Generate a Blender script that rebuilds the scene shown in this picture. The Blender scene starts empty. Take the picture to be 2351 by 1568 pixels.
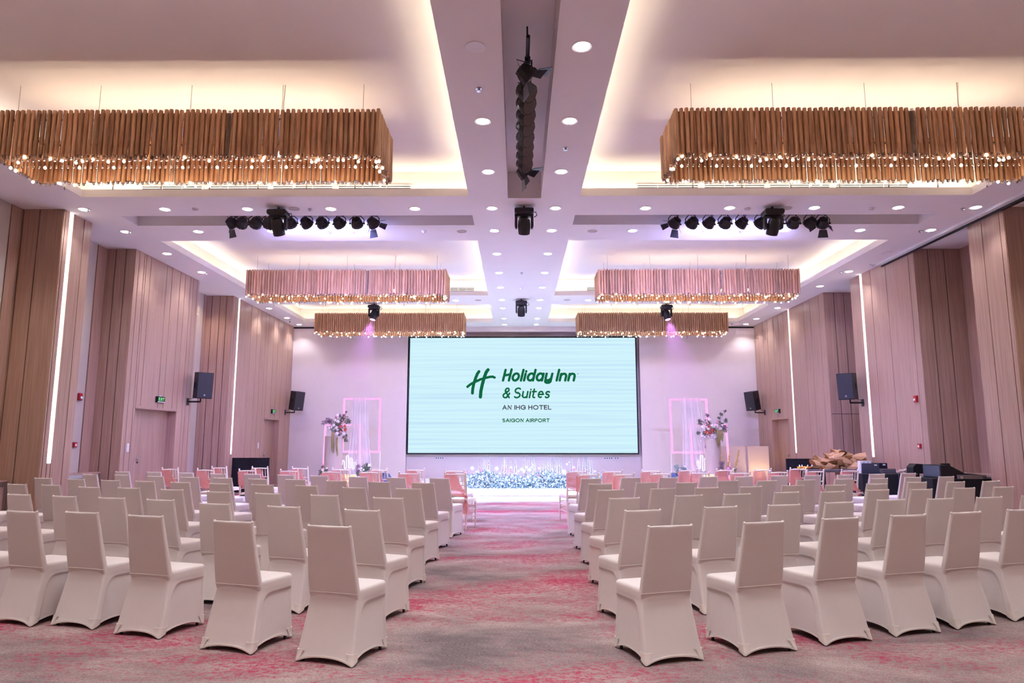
import bpy, math, random
from mathutils import Vector, Matrix

# ------------------------------------------------------------------ camera
FPX, CX, CY = 1590.0, 1175.5, 784.0
CAM = Vector((0.0, 0.0, 1.45))
PITCH = math.atan((1013.0 - CY) / FPX)
YAW = math.atan((1187.0 - CX) / math.hypot(FPX, 1013.0 - CY))
FWD = Vector((-math.sin(YAW) * math.cos(PITCH), math.cos(YAW) * math.cos(PITCH), math.sin(PITCH)))
RGT = Vector((math.cos(YAW), math.sin(YAW), 0.0))
UPV = RGT.cross(FWD)
scene = bpy.context.scene
col = scene.collection
cam_d = bpy.data.cameras.new('camera')
cam_d.sensor_fit = 'HORIZONTAL'
cam_d.sensor_width = 36.0
cam_d.lens = FPX * 36.0 / 2351.0
cam_d.clip_start = 0.05
cam_d.clip_end = 200.0
cam = bpy.data.objects.new('camera', cam_d)
cam.matrix_world = Matrix(((RGT.x, UPV.x, -FWD.x, CAM.x), (RGT.y, UPV.y, -FWD.y, CAM.y), (RGT.z, UPV.z, -FWD.z, CAM.z), (0, 0, 0, 1)))
col.objects.link(cam)
scene.camera = cam

# ------------------------------------------------------------------ world, exposure
world = bpy.data.worlds.new('world')
world.use_nodes = True
world.node_tree.nodes['Background'].inputs[0].default_value = (0.02, 0.02, 0.025, 1)
world.node_tree.nodes['Background'].inputs[1].default_value = 0.2
scene.world = world
vs = scene.view_settings
vs.view_transform = 'Standard'
vs.look = 'None'
vs.gamma = 1.0
vs.use_curve_mapping = False
vs.exposure = EXPOSURE = 1.4
cy = scene.cycles
cy.max_bounces = 5
cy.diffuse_bounces = 4
cy.glossy_bounces = 2
cy.transmission_bounces = 3
cy.transparent_max_bounces = 6
cy.use_adaptive_sampling = True
cy.adaptive_threshold = 0.18
cy.adaptive_min_samples = 8
cy.sample_clamp_indirect = 4.0
cy.sample_clamp_direct = 0.0
cy.caustics_reflective = False
cy.caustics_refractive = False
cy.use_denoising = True

# ------------------------------------------------------------------ room dimensions
ZC = 5.606          # main ceiling
ZU = 6.12           # raised ceiling inside the coffers
YB = 25.0           # stage wall
YN = -5.0           # wall behind the camera
XL, XR = -8.18, 8.64
XLO, XRO = -8.95, 9.68   # back of the wall recesses
COF_X = ((-7.48, -0.825), (1.08, 7.76))
COF_Y = ((-2.31, 3.21), (5.86, 11.38), (14.03, 19.55), (20.83, 24.06))
CH_Y = (8.5, 17.0, 22.95)          # chandelier front faces
CH_X = (-4.30, 4.57)

# ------------------------------------------------------------------ lights
def light(name, kind, loc, energy, color, target=None, **kw):
    d = bpy.data.lights.new(name, kind)
    d.energy = energy
    d.color = color
    for k, v in kw.items():
        setattr(d, k, v)
    o = bpy.data.objects.new(name, d)
    o.location = loc
    if target is not None:
        o.rotation_euler = (Vector(target) - Vector(loc)).to_track_quat('-Z', 'Y').to_euler()
    col.objects.link(o)
    return o

WARM = (1.0, 0.80, 0.56)
COVE = (1.0, 0.88, 0.66)
DOWN = (0.93, 0.95, 1.0)
BLUE = (0.40, 0.40, 1.0)
COOL = (0.46, 0.66, 1.0)
VIOLET = (0.80, 0.28, 1.0)
PINK = (1.0, 0.42, 0.85)

E_COVE = 1.6
E_CHUP = 2.1
E_CHDN = 2.5
E_DOWN = 52.0
E_PAR = 900.0
# hidden cove strips on the ledges of each coffer
for (x0, x1) in COF_X:
    for (y0, y1) in COF_Y:
        xm, ym, lx, ly = (x0 + x1) / 2, (y0 + y1) / 2, x1 - x0, y1 - y0
        for (cx_, cy_, sx, sy) in ((xm, y0 - .14, lx, .06), (xm, y1 + .14, lx, .06), (x0 - .14, ym, .06, ly), (x1 + .14, ym, .06, ly)):
            light('cove_strip', 'AREA', (cx_, cy_, 5.67), E_COVE * (1 if y1 < 12 else .8) * max(sx, sy), COVE, (cx_, cy_, 7), shape='RECTANGLE',
                  size=max(sx, sy), size_y=.06).rotation_euler = (math.pi, 0, 0 if sx > sy else math.pi / 2)
# downlights (position list also used to build the fittings)
COL_Y = (8.58, 10.30, 12.01, 13.35, 15.08, 16.85, 18.51, 20.19, 21.48, 23.33, 24.57)
DOWNLIGHTS = []
for nm, x in (('left', -.445), ('right', .695)):
    for k, y in enumerate(((6.85,) if nm == 'right' else ()) + COL_Y):
        DOWNLIGHTS.append((x, y, 'beam', nm, k))
for r, (y, xs) in enumerate(((12.02, (-7.84, -6.37, -4.87, -3.36, -1.84, 2.32, 3.83, 5.35, 6.85, 8.24)),
                             (13.37, (-7.84, -6.38, -4.88, -3.37, 2.31, 3.83, 5.33, 6.83, 8.23)),
                             (20.25, (-1.82, 2.12)))):
    for k, x in enumerate(xs):
        DOWNLIGHTS.append((x, y, 'cross%d' % r, 'left' if x < 0 else 'right', k))
for nm, x, ys in (('left', -7.83, (15.01, 16.73, 21.46, 23.18, 24.51)), ('right', 8.21, (16.76, 18.41, 21.5, 23.46, 24.54))):
    for k, y in enumerate(ys):
        DOWNLIGHTS.append((x, y, 'side', nm, k))
BEHIND = [(x, y) for x in (-.445, .695) for y in (5.1, 3.4, 1.7, 0.0, -1.7, -3.4)] + [(x, 4.5) for x in (-7.8, -6.3, -4.8, -3.3, -1.8, 2.3, 3.8, 5.3, 6.8, 8.2)] + \
         [(x, y) for x in (-7.83, 8.21) for y in (6.8, 8.6, 10.3, 2.5, 0.5)]
for d in DOWNLIGHTS + BEHIND:
    light('downlight_beam', 'SPOT', (d[0], d[1], ZC - .012), E_DOWN, DOWN, (d[0], d[1], 0), spot_size=math.radians(112), spot_blend=.75, shadow_soft_size=.045)
# light inside each chandelier: two strips shining up out of the open top, one down
for xc in CH_X:
    for yc in (0.2,) + CH_Y:
        for dy, z, tilt, k in ((.62, 5.30, 24, 1.0), (.38, 5.36, 0, .45)):
            light('chandelier_uplight', 'AREA', (xc, yc + dy, z), k * E_CHUP * (4.5 if yc < 10 else 2.6), WARM, shape='RECTANGLE', size=4.5, size_y=.04).rotation_euler = (math.pi + math.radians(tilt), 0, 0)
        light('chandelier_downlight', 'AREA', (xc, yc + .44, 5.30), E_CHDN * 4.5, WARM, shape='RECTANGLE', size=4.5, size_y=.2)
# warm lamps in the ceiling of two recesses of the left wall
for yy, en in ((10.2, 16), (18.7, 34)):
    light('recess_lamp', 'SPOT', (-8.62, yy, ZC - .02), en, (1.0, .78, .45), (-8.75, yy, 0), spot_size=math.radians(120), spot_blend=.8, shadow_soft_size=.05)

# ------------------------------------------------------------------ helpers
R = math.radians
rnd = random.Random(7)
ORD = ['first', 'second', 'third', 'fourth', 'fifth', 'sixth', 'seventh', 'eighth', 'ninth', 'tenth', 'eleventh', 'twelfth']

def ray(px, py):
    return FWD + RGT * ((px - CX) / FPX) + UPV * ((CY - py) / FPX)
def on_z(px, py, z):
    d = ray(px, py); return CAM + d * ((z - CAM.z) / d.z)
def on_y(px, py, y):
    d = ray(px, py); return CAM + d * ((y - CAM.y) / d.y)
def on_x(px, py, x):
    d = ray(px, py); return CAM + d * ((x - CAM.x) / d.x)

class MB:
    """collects primitives, links them as one mesh object"""
    def __init__(s):
        s.v = []; s.f = []
    def add(s, vs, fs):
        n = len(s.v); s.v += [tuple(p) for p in vs]; s.f += [tuple(i + n for i in f) for f in fs]; return s
    def box(s, x0, x1, y0, y1, z0, z1):
        return s.add([(x0, y0, z0), (x1, y0, z0), (x1, y1, z0), (x0, y1, z0), (x0, y0, z1), (x1, y0, z1), (x1, y1, z1), (x0, y1, z1)],
                     [(0, 3, 2, 1), (4, 5, 6, 7), (0, 1, 5, 4), (1, 2, 6, 5), (2, 3, 7, 6), (3, 0, 4, 7)])
    def cbox(s, c, sz, M=None):
        x, y, z = sz[0] / 2, sz[1] / 2, sz[2] / 2
        m = MB().box(-x, x, -y, y, -z, z)
        vs = [Vector(p) for p in m.v]
        if M is not None: vs = [M @ p for p in vs]
        return s.add([p + Vector(c) for p in vs], m.f)
    def tube(s, pts, r, n=8, cap=True):
        """r: number or list of radii along pts"""
        pts = [Vector(p) for p in pts]
        rs = r if isinstance(r, (list, tuple)) else [r] * len(pts)
        vs = []; fs = []; prev = None
        for i, p in enumerate(pts):
            a = pts[max(i - 1, 0)]; b = pts[min(i + 1, len(pts) - 1)]
            t = (b - a).normalized()
            if prev is None:
                u = t.orthogonal().normalized() if abs(t.z) < .99 else Vector((1, 0, 0))
                u = (u - t * u.dot(t)).normalized()
            else:
                u = (prev - t * prev.dot(t)); u = u.normalized() if u.length > 1e-6 else t.orthogonal().normalized()
            prev = u; w = t.cross(u)
            for k in range(n):
                a_ = 2 * math.pi * k / n
                vs.append(p + (u * math.cos(a_) + w * math.sin(a_)) * rs[i])
        for i in range(len(pts) - 1):
            for k in range(n):
                k2 = (k + 1) % n
                fs.append((i * n + k, i * n + k2, (i + 1) * n + k2, (i + 1) * n + k))
        if cap:
            fs.append(tuple(reversed(range(n)))); m = (len(pts) - 1) * n; fs.append(tuple(range(m, m + n)))
        return s.add(vs, fs)
    def lathe(s, prof, n=16, c=(0, 0, 0), axis='z', M=None):
        vs = []; fs = []
        for (r_, z_) in prof:
            for k in range(n):
                a = 2 * math.pi * k / n
                p = Vector((r_ * math.cos(a), r_ * math.sin(a), z_))
                if M is not None: p = M @ p
                vs.append(p + Vector(c))
        for i in range(len(prof) - 1):
            for k in range(n):
                k2 = (k + 1) % n
                fs.append((i * n + k, i * n + k2, (i + 1) * n + k2, (i + 1) * n + k))
        fs.append(tuple(reversed(range(n)))); m = (len(prof) - 1) * n; fs.append(tuple(range(m, m + n)))
        return s.add(vs, fs)
    def ball(s, c, r, n=8, m=5, sz=(1, 1, 1)):
        prof = [(max(r * math.sin(math.pi * i / m), r * .02), -r * math.cos(math.pi * i / m)) for i in range(m + 1)]
        return s.lathe(prof, n, c, M=Matrix.Diagonal(Vector(sz)))
    def prism(s, poly, y0, y1):
        """poly of (x,z), extruded along y"""
        n = len(poly)
        vs = [(x, y0, z) for x, z in poly] + [(x, y1, z) for x, z in poly]
        fs = [tuple(range(n)), tuple(reversed(range(n, 2 * n)))] + [(i, i + n, (i + 1) % n + n, (i + 1) % n) for i in range(n)]
        return s.add(vs, fs)
    def grid(s, rows):
        n = len(rows[0]); vs = [p for r_ in rows for p in r_]
        return s.add(vs, [(i * n + k, i * n + k + 1, (i + 1) * n + k + 1, (i + 1) * n + k) for i in range(len(rows) - 1) for k in range(n - 1)])
    def mesh(s, name, mat, smooth=False, angle=None):
        me = bpy.data.meshes.new(name)
        me.from_pydata(s.v, [], s.f)
        me.materials.append(mat)
        if smooth:
            me.shade_smooth()
            if angle: me.set_sharp_from_angle(angle=R(angle))
        me.update()
        return me
    def build(s, name, mat, parent=None, smooth=False, angle=None, bevel=0, loc=None):
        o = bpy.data.objects.new(name, s.mesh(name, mat, smooth, angle))
        if parent: o.parent = parent
        if loc: o.location = loc
        if bevel:
            b = o.modifiers.new('bevel', 'BEVEL'); b.width = bevel; b.segments = 2; b.limit_method = 'ANGLE'
        col.objects.link(o)
        return o

def tag(o, label=None, cat=None, group=None, kind=None):
    if label: o['label'] = label
    if cat: o['category'] = cat
    if group: o['group'] = group
    if kind: o['kind'] = kind
    return o
def thing(name, label, cat, loc=(0, 0, 0), rotz=0, group=None):
    o = bpy.data.objects.new(name, None); o.empty_display_size = .1
    o.location = loc; o.rotation_euler = (0, 0, rotz)
    col.objects.link(o)
    return tag(o, label, cat, group)
def inst(name, me, parent=None, M=None):
    o = bpy.data.objects.new(name, me)
    if parent: o.parent = parent
    if M is not None: o.matrix_local = M
    col.objects.link(o)
    return o
def copy_tree(root, parent=None):
    c = root.copy(); col.objects.link(c); c.parent = parent
    for ch in root.children: copy_tree(ch, c)
    return c

# ------------------------------------------------------------------ materials
def lin(r, g, b):
    return tuple((c / 255 / 12.92 if c / 255 <= .04045 else ((c / 255 + .055) / 1.055) ** 2.4) for c in (r, g, b)) + (1,)
def nm_(t, kind, **kw):
    n = t.nodes.new(kind)
    for k, v in kw.items(): setattr(n, k, v)
    return n
def mat(name, rgb, rough=.6, metal=0, var=.06, scale=12, spec=.5, trans=0, alpha=1, emit=None, estr=0, ior=1.45, bump=0, bscale=200, sheen=0, cast=True, objrand=0):
    m = bpy.data.materials.new(name); m.use_nodes = True
    t = m.node_tree; b = t.nodes['Principled BSDF']
    c = lin(*rgb)
    b.inputs['Roughness'].default_value = rough
    b.inputs['Metallic'].default_value = metal
    b.inputs['Specular IOR Level'].default_value = spec
    b.inputs['Transmission Weight'].default_value = trans
    b.inputs['Alpha'].default_value = alpha
    b.inputs['IOR'].default_value = ior
    if sheen: b.inputs['Sheen Weight'].default_value = sheen
    if emit:
        b.inputs['Emission Color'].default_value = lin(*emit); b.inputs['Emission Strength'].default_value = estr
    tc = nm_(t, 'ShaderNodeTexCoord'); nz = nm_(t, 'ShaderNodeTexNoise'); nz.inputs['Scale'].default_value = scale; nz.inputs['Detail'].default_value = 3
    t.links.new(tc.outputs['Object'], nz.inputs['Vector'])
    mx = nm_(t, 'ShaderNodeMix', data_type='RGBA')
    mx.inputs['A'].default_value = tuple(x * (1 - var) for x in c[:3]) + (1,)
    mx.inputs['B'].default_value = tuple(min(1, x * (1 + var)) for x in c[:3]) + (1,)
    t.links.new(nz.outputs['Fac'], mx.inputs['Factor'])
    out = mx.outputs['Result']
    if objrand:
        oi = nm_(t, 'ShaderNodeObjectInfo'); mr = nm_(t, 'ShaderNodeMapRange'); mr.inputs['To Min'].default_value = 1 - objrand; mr.inputs['To Max'].default_value = 1 + objrand
        t.links.new(oi.outputs['Random'], mr.inputs['Value'])
        m2 = nm_(t, 'ShaderNodeMix', data_type='RGBA', blend_type='MULTIPLY'); m2.inputs['Factor'].default_value = 1
        t.links.new(out, m2.inputs['A']); t.links.new(mr.outputs['Result'], m2.inputs['B']); out = m2.outputs['Result']
    t.links.new(out, b.inputs['Base Color'])
    if bump:
        n2 = nm_(t, 'ShaderNodeTexNoise'); n2.inputs['Scale'].default_value = bscale; n2.inputs['Detail'].default_value = 2
        t.links.new(tc.outputs['Object'], n2.inputs['Vector'])
        bp = nm_(t, 'ShaderNodeBump'); bp.inputs['Strength'].default_value = bump; bp.inputs['Distance'].default_value = .01
        t.links.new(n2.outputs['Fac'], bp.inputs['Height']); t.links.new(bp.outputs['Normal'], b.inputs['Normal'])
    return m
def glow(name, rgb, strength, sample='NONE', var=.03, scale=5):
    m = bpy.data.materials.new(name); m.use_nodes = True
    t = m.node_tree; t.nodes.remove(t.nodes['Principled BSDF'])
    e = nm_(t, 'ShaderNodeEmission'); c = lin(*rgb); e.inputs['Strength'].default_value = strength
    tc = nm_(t, 'ShaderNodeTexCoord'); nz = nm_(t, 'ShaderNodeTexNoise'); nz.inputs['Scale'].default_value = scale
    t.links.new(tc.outputs['Object'], nz.inputs['Vector'])
    mx = nm_(t, 'ShaderNodeMix', data_type='RGBA')
    mx.inputs['A'].default_value = tuple(x * (1 - var) for x in c[:3]) + (1,); mx.inputs['B'].default_value = c
    t.links.new(nz.outputs['Fac'], mx.inputs['Factor']); t.links.new(mx.outputs['Result'], e.inputs['Color'])
    t.links.new(e.outputs[0], t.nodes['Material Output'].inputs['Surface'])
    m.cycles.emission_sampling = sample
    return m
def ramp(t, stops):
    r = nm_(t, 'ShaderNodeValToRGB'); e = r.color_ramp.elements
    while len(e) < len(stops): e.new(.5)
    for i, (p, c) in enumerate(stops):
        e[i].position = p; e[i].color = c
    return r
def wood(name, dark, mid, light_, sx, sy, sz, rough=.42, objrand=0.0):
    m = bpy.data.materials.new(name); m.use_nodes = True
    t = m.node_tree; b = t.nodes['Principled BSDF']; b.inputs['Roughness'].default_value = rough
    g = nm_(t, 'ShaderNodeNewGeometry'); mp = nm_(t, 'ShaderNodeMapping'); mp.inputs['Scale'].default_value = (sx, sy, sz)
    t.links.new(g.outputs['Position'], mp.inputs['Vector'])
    nz = nm_(t, 'ShaderNodeTexNoise'); nz.inputs['Scale'].default_value = 1; nz.inputs['Detail'].default_value = 5; nz.inputs['Distortion'].default_value = .3
    t.links.new(mp.outputs['Vector'], nz.inputs['Vector'])
    r = ramp(t, [(.32, lin(*dark)), (.5, lin(*mid)), (.68, lin(*light_))])
    t.links.new(nz.outputs['Fac'], r.inputs['Fac']); out = r.outputs['Color']
    if objrand:
        oi = nm_(t, 'ShaderNodeObjectInfo'); mr = nm_(t, 'ShaderNodeMapRange'); mr.inputs['To Min'].default_value = 1 - objrand; mr.inputs['To Max'].default_value = 1 + objrand
        t.links.new(oi.outputs['Random'], mr.inputs['Value'])
        m2 = nm_(t, 'ShaderNodeMix', data_type='RGBA', blend_type='MULTIPLY'); m2.inputs['Factor'].default_value = 1
        t.links.new(out, m2.inputs['A']); t.links.new(mr.outputs['Result'], m2.inputs['B']); out = m2.outputs['Result']
    t.links.new(out, b.inputs['Base Color'])
    return m

M = {}
M['plaster'] = mat('white_plaster', (232, 226, 224), .85, var=.02, scale=3)
M['greywall'] = mat('grey_wallpaper', (190, 178, 168), .8, var=.04, scale=6)
M['stagewall'] = mat('cream_wall_fabric', (222, 208, 208), .85, var=.03, scale=4, bump=.15, bscale=90)
M['oak'] = wood('oak_veneer', (160, 127, 111), (174, 140, 124), (184, 151, 135), 42, 42, .9, .38, .05)
M['groove'] = mat('groove_shadow_board', (70, 46, 36), .8)
M['white_metal'] = mat('white_painted_metal', (225, 222, 222), .45)
M['black'] = mat('black_plastic', (26, 24, 27), .45, var=.15)
M['blackcloth'] = mat('black_cloth', (22, 20, 26), .9, var=.2, bump=.2)
M['dark_metal'] = mat('dark_metal', (40, 38, 42), .4, .6)
M['steel'] = mat('brushed_steel', (190, 188, 190), .3, .9)
M['cover'] = mat('white_stretch_fabric', (216, 206, 204), .8, var=.02, scale=25, bump=.08, bscale=400, sheen=.25)
M['hem'] = mat('white_fabric_hem', (226, 217, 211), .8, var=.02, sheen=.2)
M['chairwood'] = mat('cream_lacquered_wood', (236, 222, 212), .4, var=.03)
M['cushion'] = mat('ivory_cushion', (238, 226, 218), .8)
M['dark_slot'] = mat('dark_slot', (18, 16, 18), .9)
M['red'] = mat('red_plastic', (170, 30, 36), .35)
M['lamp_white'] = glow('downlight_lens', (255, 250, 246), 12)
M['strip'] = glow('led_strip_diffuser', (255, 246, 240), 1.3, 'AUTO')
M['bulb'] = glow('warm_bulb', (255, 236, 206), 4)
M['neon_pink'] = glow('pink_led_frame', (255, 172, 224), .5, 'NONE')
M['neon_white'] = glow('white_neon_tube', (255, 240, 255), .7, 'NONE')
M['letters_warm'] = glow('warm_lit_letter', (255, 190, 150), .7)
M['green_lit'] = glow('green_exit_letter', (130, 235, 150), .6)
M['purple_lens'] = glow('purple_lens', (235, 120, 255), 6)
M['clear'] = mat('clear_acrylic', (235, 225, 222), .12, trans=.85, ior=1.3, var=.02)
M['wire'] = mat('steel_wire', (170, 160, 155), .4, .5)

# ------------------------------------------------------------------ carpet
def carpet_mat():
    m = bpy.data.materials.new('carpet'); m.use_nodes = True
    t = m.node_tree; b = t.nodes['Principled BSDF']; b.inputs['Roughness'].default_value = .95; b.inputs['Specular IOR Level'].default_value = .1
    g = nm_(t, 'ShaderNodeNewGeometry')
    def noise(sc, det=3, rough=.55, stretch=(1, 1, 1), dist=0):
        mp = nm_(t, 'ShaderNodeMapping'); mp.inputs['Scale'].default_value = stretch
        t.links.new(g.outputs['Position'], mp.inputs['Vector'])
        n = nm_(t, 'ShaderNodeTexNoise'); n.inputs['Scale'].default_value = sc; n.inputs['Detail'].default_value = det; n.inputs['Roughness'].default_value = rough; n.inputs['Distortion'].default_value = dist
        t.links.new(mp.outputs['Vector'], n.inputs['Vector']); return n.outputs['Fac']
    big = noise(.75, 9, .66, (.6, 1.4, 1), .4)            # cloudy streaks of red
    fine = noise(85, 2, .7, (.7, 1.3, 1))                 # tuft scale breakup
    mid = noise(24, 5, .75, (.7, 1.25, 1))
    tone = noise(.9, 9, .68, (.6, 1.2, 1), .4)
    base = ramp(t, [(.34, lin(112, 100, 102)), (.5, lin(150, 132, 130)), (.66, lin(182, 162, 158))])
    t.links.new(tone, base.inputs['Fac'])
    def math_(op, a, bb):
        n = nm_(t, 'ShaderNodeMath', operation=op)
        for i, q in enumerate((a, bb)):
            if isinstance(q, (int, float)): n.inputs[i].default_value = q
            else: t.links.new(q, n.inputs[i])
        return n.outputs[0]
    # speckle of the pile
    sp = nm_(t, 'ShaderNodeMapRange'); sp.inputs['From Min'].default_value = .3; sp.inputs['From Max'].default_value = .7; sp.inputs['To Min'].default_value = .55; sp.inputs['To Max'].default_value = 1.4
    t.links.new(fine, sp.inputs['Value'])
    m1 = nm_(t, 'ShaderNodeMix', data_type='RGBA', blend_type='MULTIPLY'); m1.inputs['Factor'].default_value = 1
    t.links.new(base.outputs['Color'], m1.inputs['A']); t.links.new(sp.outputs['Result'], m1.inputs['B'])
    s1 = math_('ADD', math_('MULTIPLY', big, 1.15), math_('ADD', math_('MULTIPLY', mid, 1.0), math_('MULTIPLY', fine, 1.0)))
    rf = nm_(t, 'ShaderNodeMapRange'); rf.inputs['From Min'].default_value = 1.61; rf.inputs['From Max'].default_value = 1.74; rf.inputs['To Max'].default_value = .95
    t.links.new(s1, rf.inputs['Value'])
    m2 = nm_(t, 'ShaderNodeMix', data_type='RGBA'); t.links.new(rf.outputs['Result'], m2.inputs['Factor'])
    t.links.new(m1.outputs['Result'], m2.inputs['A']); m2.inputs['B'].default_value = lin(168, 40, 80)
    t.links.new(m2.outputs['Result'], b.inputs['Base Color'])
    bp = nm_(t, 'ShaderNodeBump'); bp.inputs['Strength'].default_value = .35; bp.inputs['Distance'].default_value = .006
    t.links.new(fine, bp.inputs['Height']); t.links.new(bp.outputs['Normal'], b.inputs['Normal'])
    return m
M['carpet'] = carpet_mat()
tag(MB().box(XLO - .3, XRO + .3, YN - .3, YB + .7, -.12, 0).build('floor', M['carpet']), 'patterned taupe carpet with streaks of magenta red across the hall', kind='structure')

# ------------------------------------------------------------------ ceiling: soffit with coffers and slots cut out of it
SLOTS = [(-.155, .42, 4.0, 11.49), (-7.39, -.825, 12.40, 12.99), (1.08, 7.76, 12.40, 12.98)]
HOLES = [(x0, x1, y0, y1) for (x0, x1) in COF_X for (y0, y1) in COF_Y] + SLOTS
def soffit(z, holes, x0, x1, y0, y1):
    xs = sorted({x0, x1} | {h[0] for h in holes} | {h[1] for h in holes})
    ys = sorted({y0, y1} | {h[2] for h in holes} | {h[3] for h in holes})
    mb = MB()
    for a, b in zip(xs, xs[1:]):
        for c, d in zip(ys, ys[1:]):
            xm, ym = (a + b) / 2, (c + d) / 2
            if any(h[0] < xm < h[1] and h[2] < ym < h[3] for h in holes): continue
            mb.add([(a, c, z), (b, c, z), (b, d, z), (a, d, z)], [(0, 1, 2, 3)])
    return mb
cm = soffit(ZC, HOLES, XLO - .3, XRO + .3, YN - .3, YB + .7)
LIP = 5.743
def walls(mb, x0, x1, y0, y1, z0, z1):
    p = [(x0, y0), (x1, y0), (x1, y1), (x0, y1)]
    for i in range(4):
        a, b = p[i], p[(i + 1) % 4]
        mb.add([(a[0], a[1], z0), (b[0], b[1], z0), (b[0], b[1], z1), (a[0], a[1], z1)], [(0, 1, 2, 3)])
def ringface(mb, o, i, z):
    P = [(o[0], o[2]), (o[1], o[2]), (o[1], o[3]), (o[0], o[3])]; Q = [(i[0], i[2]), (i[1], i[2]), (i[1], i[3]), (i[0], i[3])]
    for k in range(4):
        k2 = (k + 1) % 4
        mb.add([(*P[k], z), (*P[k2], z), (*Q[k2], z), (*Q[k], z)], [(0, 1, 2, 3)])
for h in SLOTS:
    walls(cm, *h, ZC, ZC + .48)
    cm.add([(h[0], h[2], ZC + .48), (h[1], h[2], ZC + .48), (h[1], h[3], ZC + .48), (h[0], h[3], ZC + .48)], [(0, 1, 2, 3)])
ceiling = tag(cm.build('ceiling', M['plaster']), 'white plaster ceiling with sunken coffers and lighting slots', kind='structure')
for (x0, x1) in COF_X:
    for (y0, y1) in COF_Y:
        mb = MB()
        walls(mb, x0, x1, y0, y1, ZC, LIP)                               # visible fascia of the lip
        g = .025
        ringface(mb, (x0 - g, x1 + g, y0 - g, y1 + g), (x0, x1, y0, y1), LIP)
        walls(mb, x0 - g, x1 + g, y0 - g, y1 + g, 5.645, LIP)
        ringface(mb, (x0 - .3, x1 + .3, y0 - .3, y1 + .3), (x0 - g, x1 + g, y0 - g, y1 + g), 5.645)
        mb.build('cove_lip', M['plaster'], ceiling)
        mb = MB()
        walls(mb, x0 - .3, x1 + .3, y0 - .3, y1 + .3, 5.645, ZU + .045)
        e = .1
        ringface(mb, (x0 - .3, x1 + .3, y0 - .3, y1 + .3), (x0 - e, x1 + e, y0 - e, y1 + e), ZU + .045)
        mb.build('cove_wall', M['plaster'], ceiling)
        MB().box(x0 - e, x1 + e, y0 - e, y1 + e, ZU, ZU + .06).build('coffer_panel', M['plaster'], ceiling)

# ------------------------------------------------------------------ walls
def panel_run(parent, axis, fixed, edges, z0, z1, thick, cuts=(), gap=.019, name='wood_panel'):
    """veneer panels in one plane. axis 'y': plane x=fixed (edges are y), proud towards +thick; axis 'x': plane y=fixed"""
    for a, b in zip(edges, edges[1:]):
        if b - a < .03: continue
        spans = [(z0, z1)]
        for (c0, c1, zc0, zc1) in cuts:                  # door opening: keep only what is above it
            if a >= c0 - .02 and b <= c1 + .02: spans = [(zc1, z1)]
        for (s0, s1) in spans:
            mb = MB()
            lo, hi = sorted((fixed, fixed + thick))
            if axis == 'y': mb.box(lo, hi, a + gap / 2, b - gap / 2, s0, s1)
            else: mb.box(a + gap / 2, b - gap / 2, lo, hi, s0, s1)
            mb.build(name, M['oak'], parent)

T = .022
# ---- left wall: backing (recess back + pier blocks), each pier clad in separate veneer panels
lw = MB().box(XLO - .3, XLO, YN, YB + .5, 0, ZC)
def pier(mb, x0, x1, y0, y1, door=None):
    lo, hi = sorted((x0, x1))
    if not door:
        mb.box(lo, hi, y0, y1, 0, ZC); return
    mb.box(lo, hi, y0, door[0], 0, ZC); mb.box(lo, hi, door[1], y1, 0, ZC); mb.box(lo, hi, door[0], door[1], door[2], ZC)
XL1, XL2, XL3 = XL, -8.31, XL + .01
pier(lw, XLO, XL1 - T, 12.0 + T, 12.82)
D1 = (15.07, 16.91, 2.17)
pier(lw, XLO, XL2 - T, 14.62 + T, 17.67, D1)
D2 = (22.46, 23.89, 2.17)
pier(lw, XLO, XL3 - T, 19.53 + T, YB, D2)
wall_left = tag(lw.build('wall_left', M['groove']), 'oak panelled left wall of stepped piers and grey recesses', kind='structure')
# grey wallpaper at the back of the recesses
for (a, b) in ((YN, 11.72), (12.82, 14.27), (17.67, 19.35)):
    MB().box(XLO, XLO + .01, a, b, 0, ZC).build('recess_lining', M['greywall'], wall_left)
panel_run(wall_left, 'y', XLO, (11.73, 12.0), 0, ZC, .02)
panel_run(wall_left, 'y', XLO, (14.28, 14.62), 0, ZC, .02)
panel_run(wall_left, 'y', XLO, (19.36, 19.53), 0, ZC, .02)
# pier front faces (towards the camera)
panel_run(wall_left, 'x', 12.0 + T, (XLO, -8.915, -8.62, -8.18), 0, ZC, -T)
panel_run(wall_left, 'x', 14.62 + T, (XLO, -8.74, -8.52, -8.31), 0, ZC, -T)
panel_run(wall_left, 'x', 19.53 + T, (XLO, -8.78, -8.55, -8.36, XL3), 0, ZC, -T)
# pier side faces (towards the hall)
STRIP_L1, STRIP_L3 = (12.174, 12.265), (19.93, 20.01)
panel_run(wall_left, 'y', XL1 - T, (12.0, 12.05, 12.17), 0, ZC, T)
panel_run(wall_left, 'y', XL1 - T, (12.27, 12.595, 12.82), 0, ZC, T)
panel_run(wall_left, 'y', XL1 - T, (12.17, 12.27), 0, 1.06, T)
panel_run(wall_left, 'y', XL2 - T, (14.62, 14.78, 14.99, 15.07, 15.27, 16.0, 16.25, 16.66, 16.91, 17.19, 17.35, 17.57, 17.67), 0, ZC, T, [(*D1[:2], 0, D1[2])])
panel_run(wall_left, 'y', XL3 - T, (19.53, 19.70, 19.925), 0, ZC, T)
panel_run(wall_left, 'y', XL3 - T, (20.015, 20.95, 21.45, 21.8, 22.2, 22.46, 22.95, 23.4, 23.89, 24.45, 25.0), 0, ZC, T, [(*D2[:2], 0, D2[2])])
panel_run(wall_left, 'y', XL3 - T, (19.925, 20.015), 0, 1.07, T)

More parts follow.
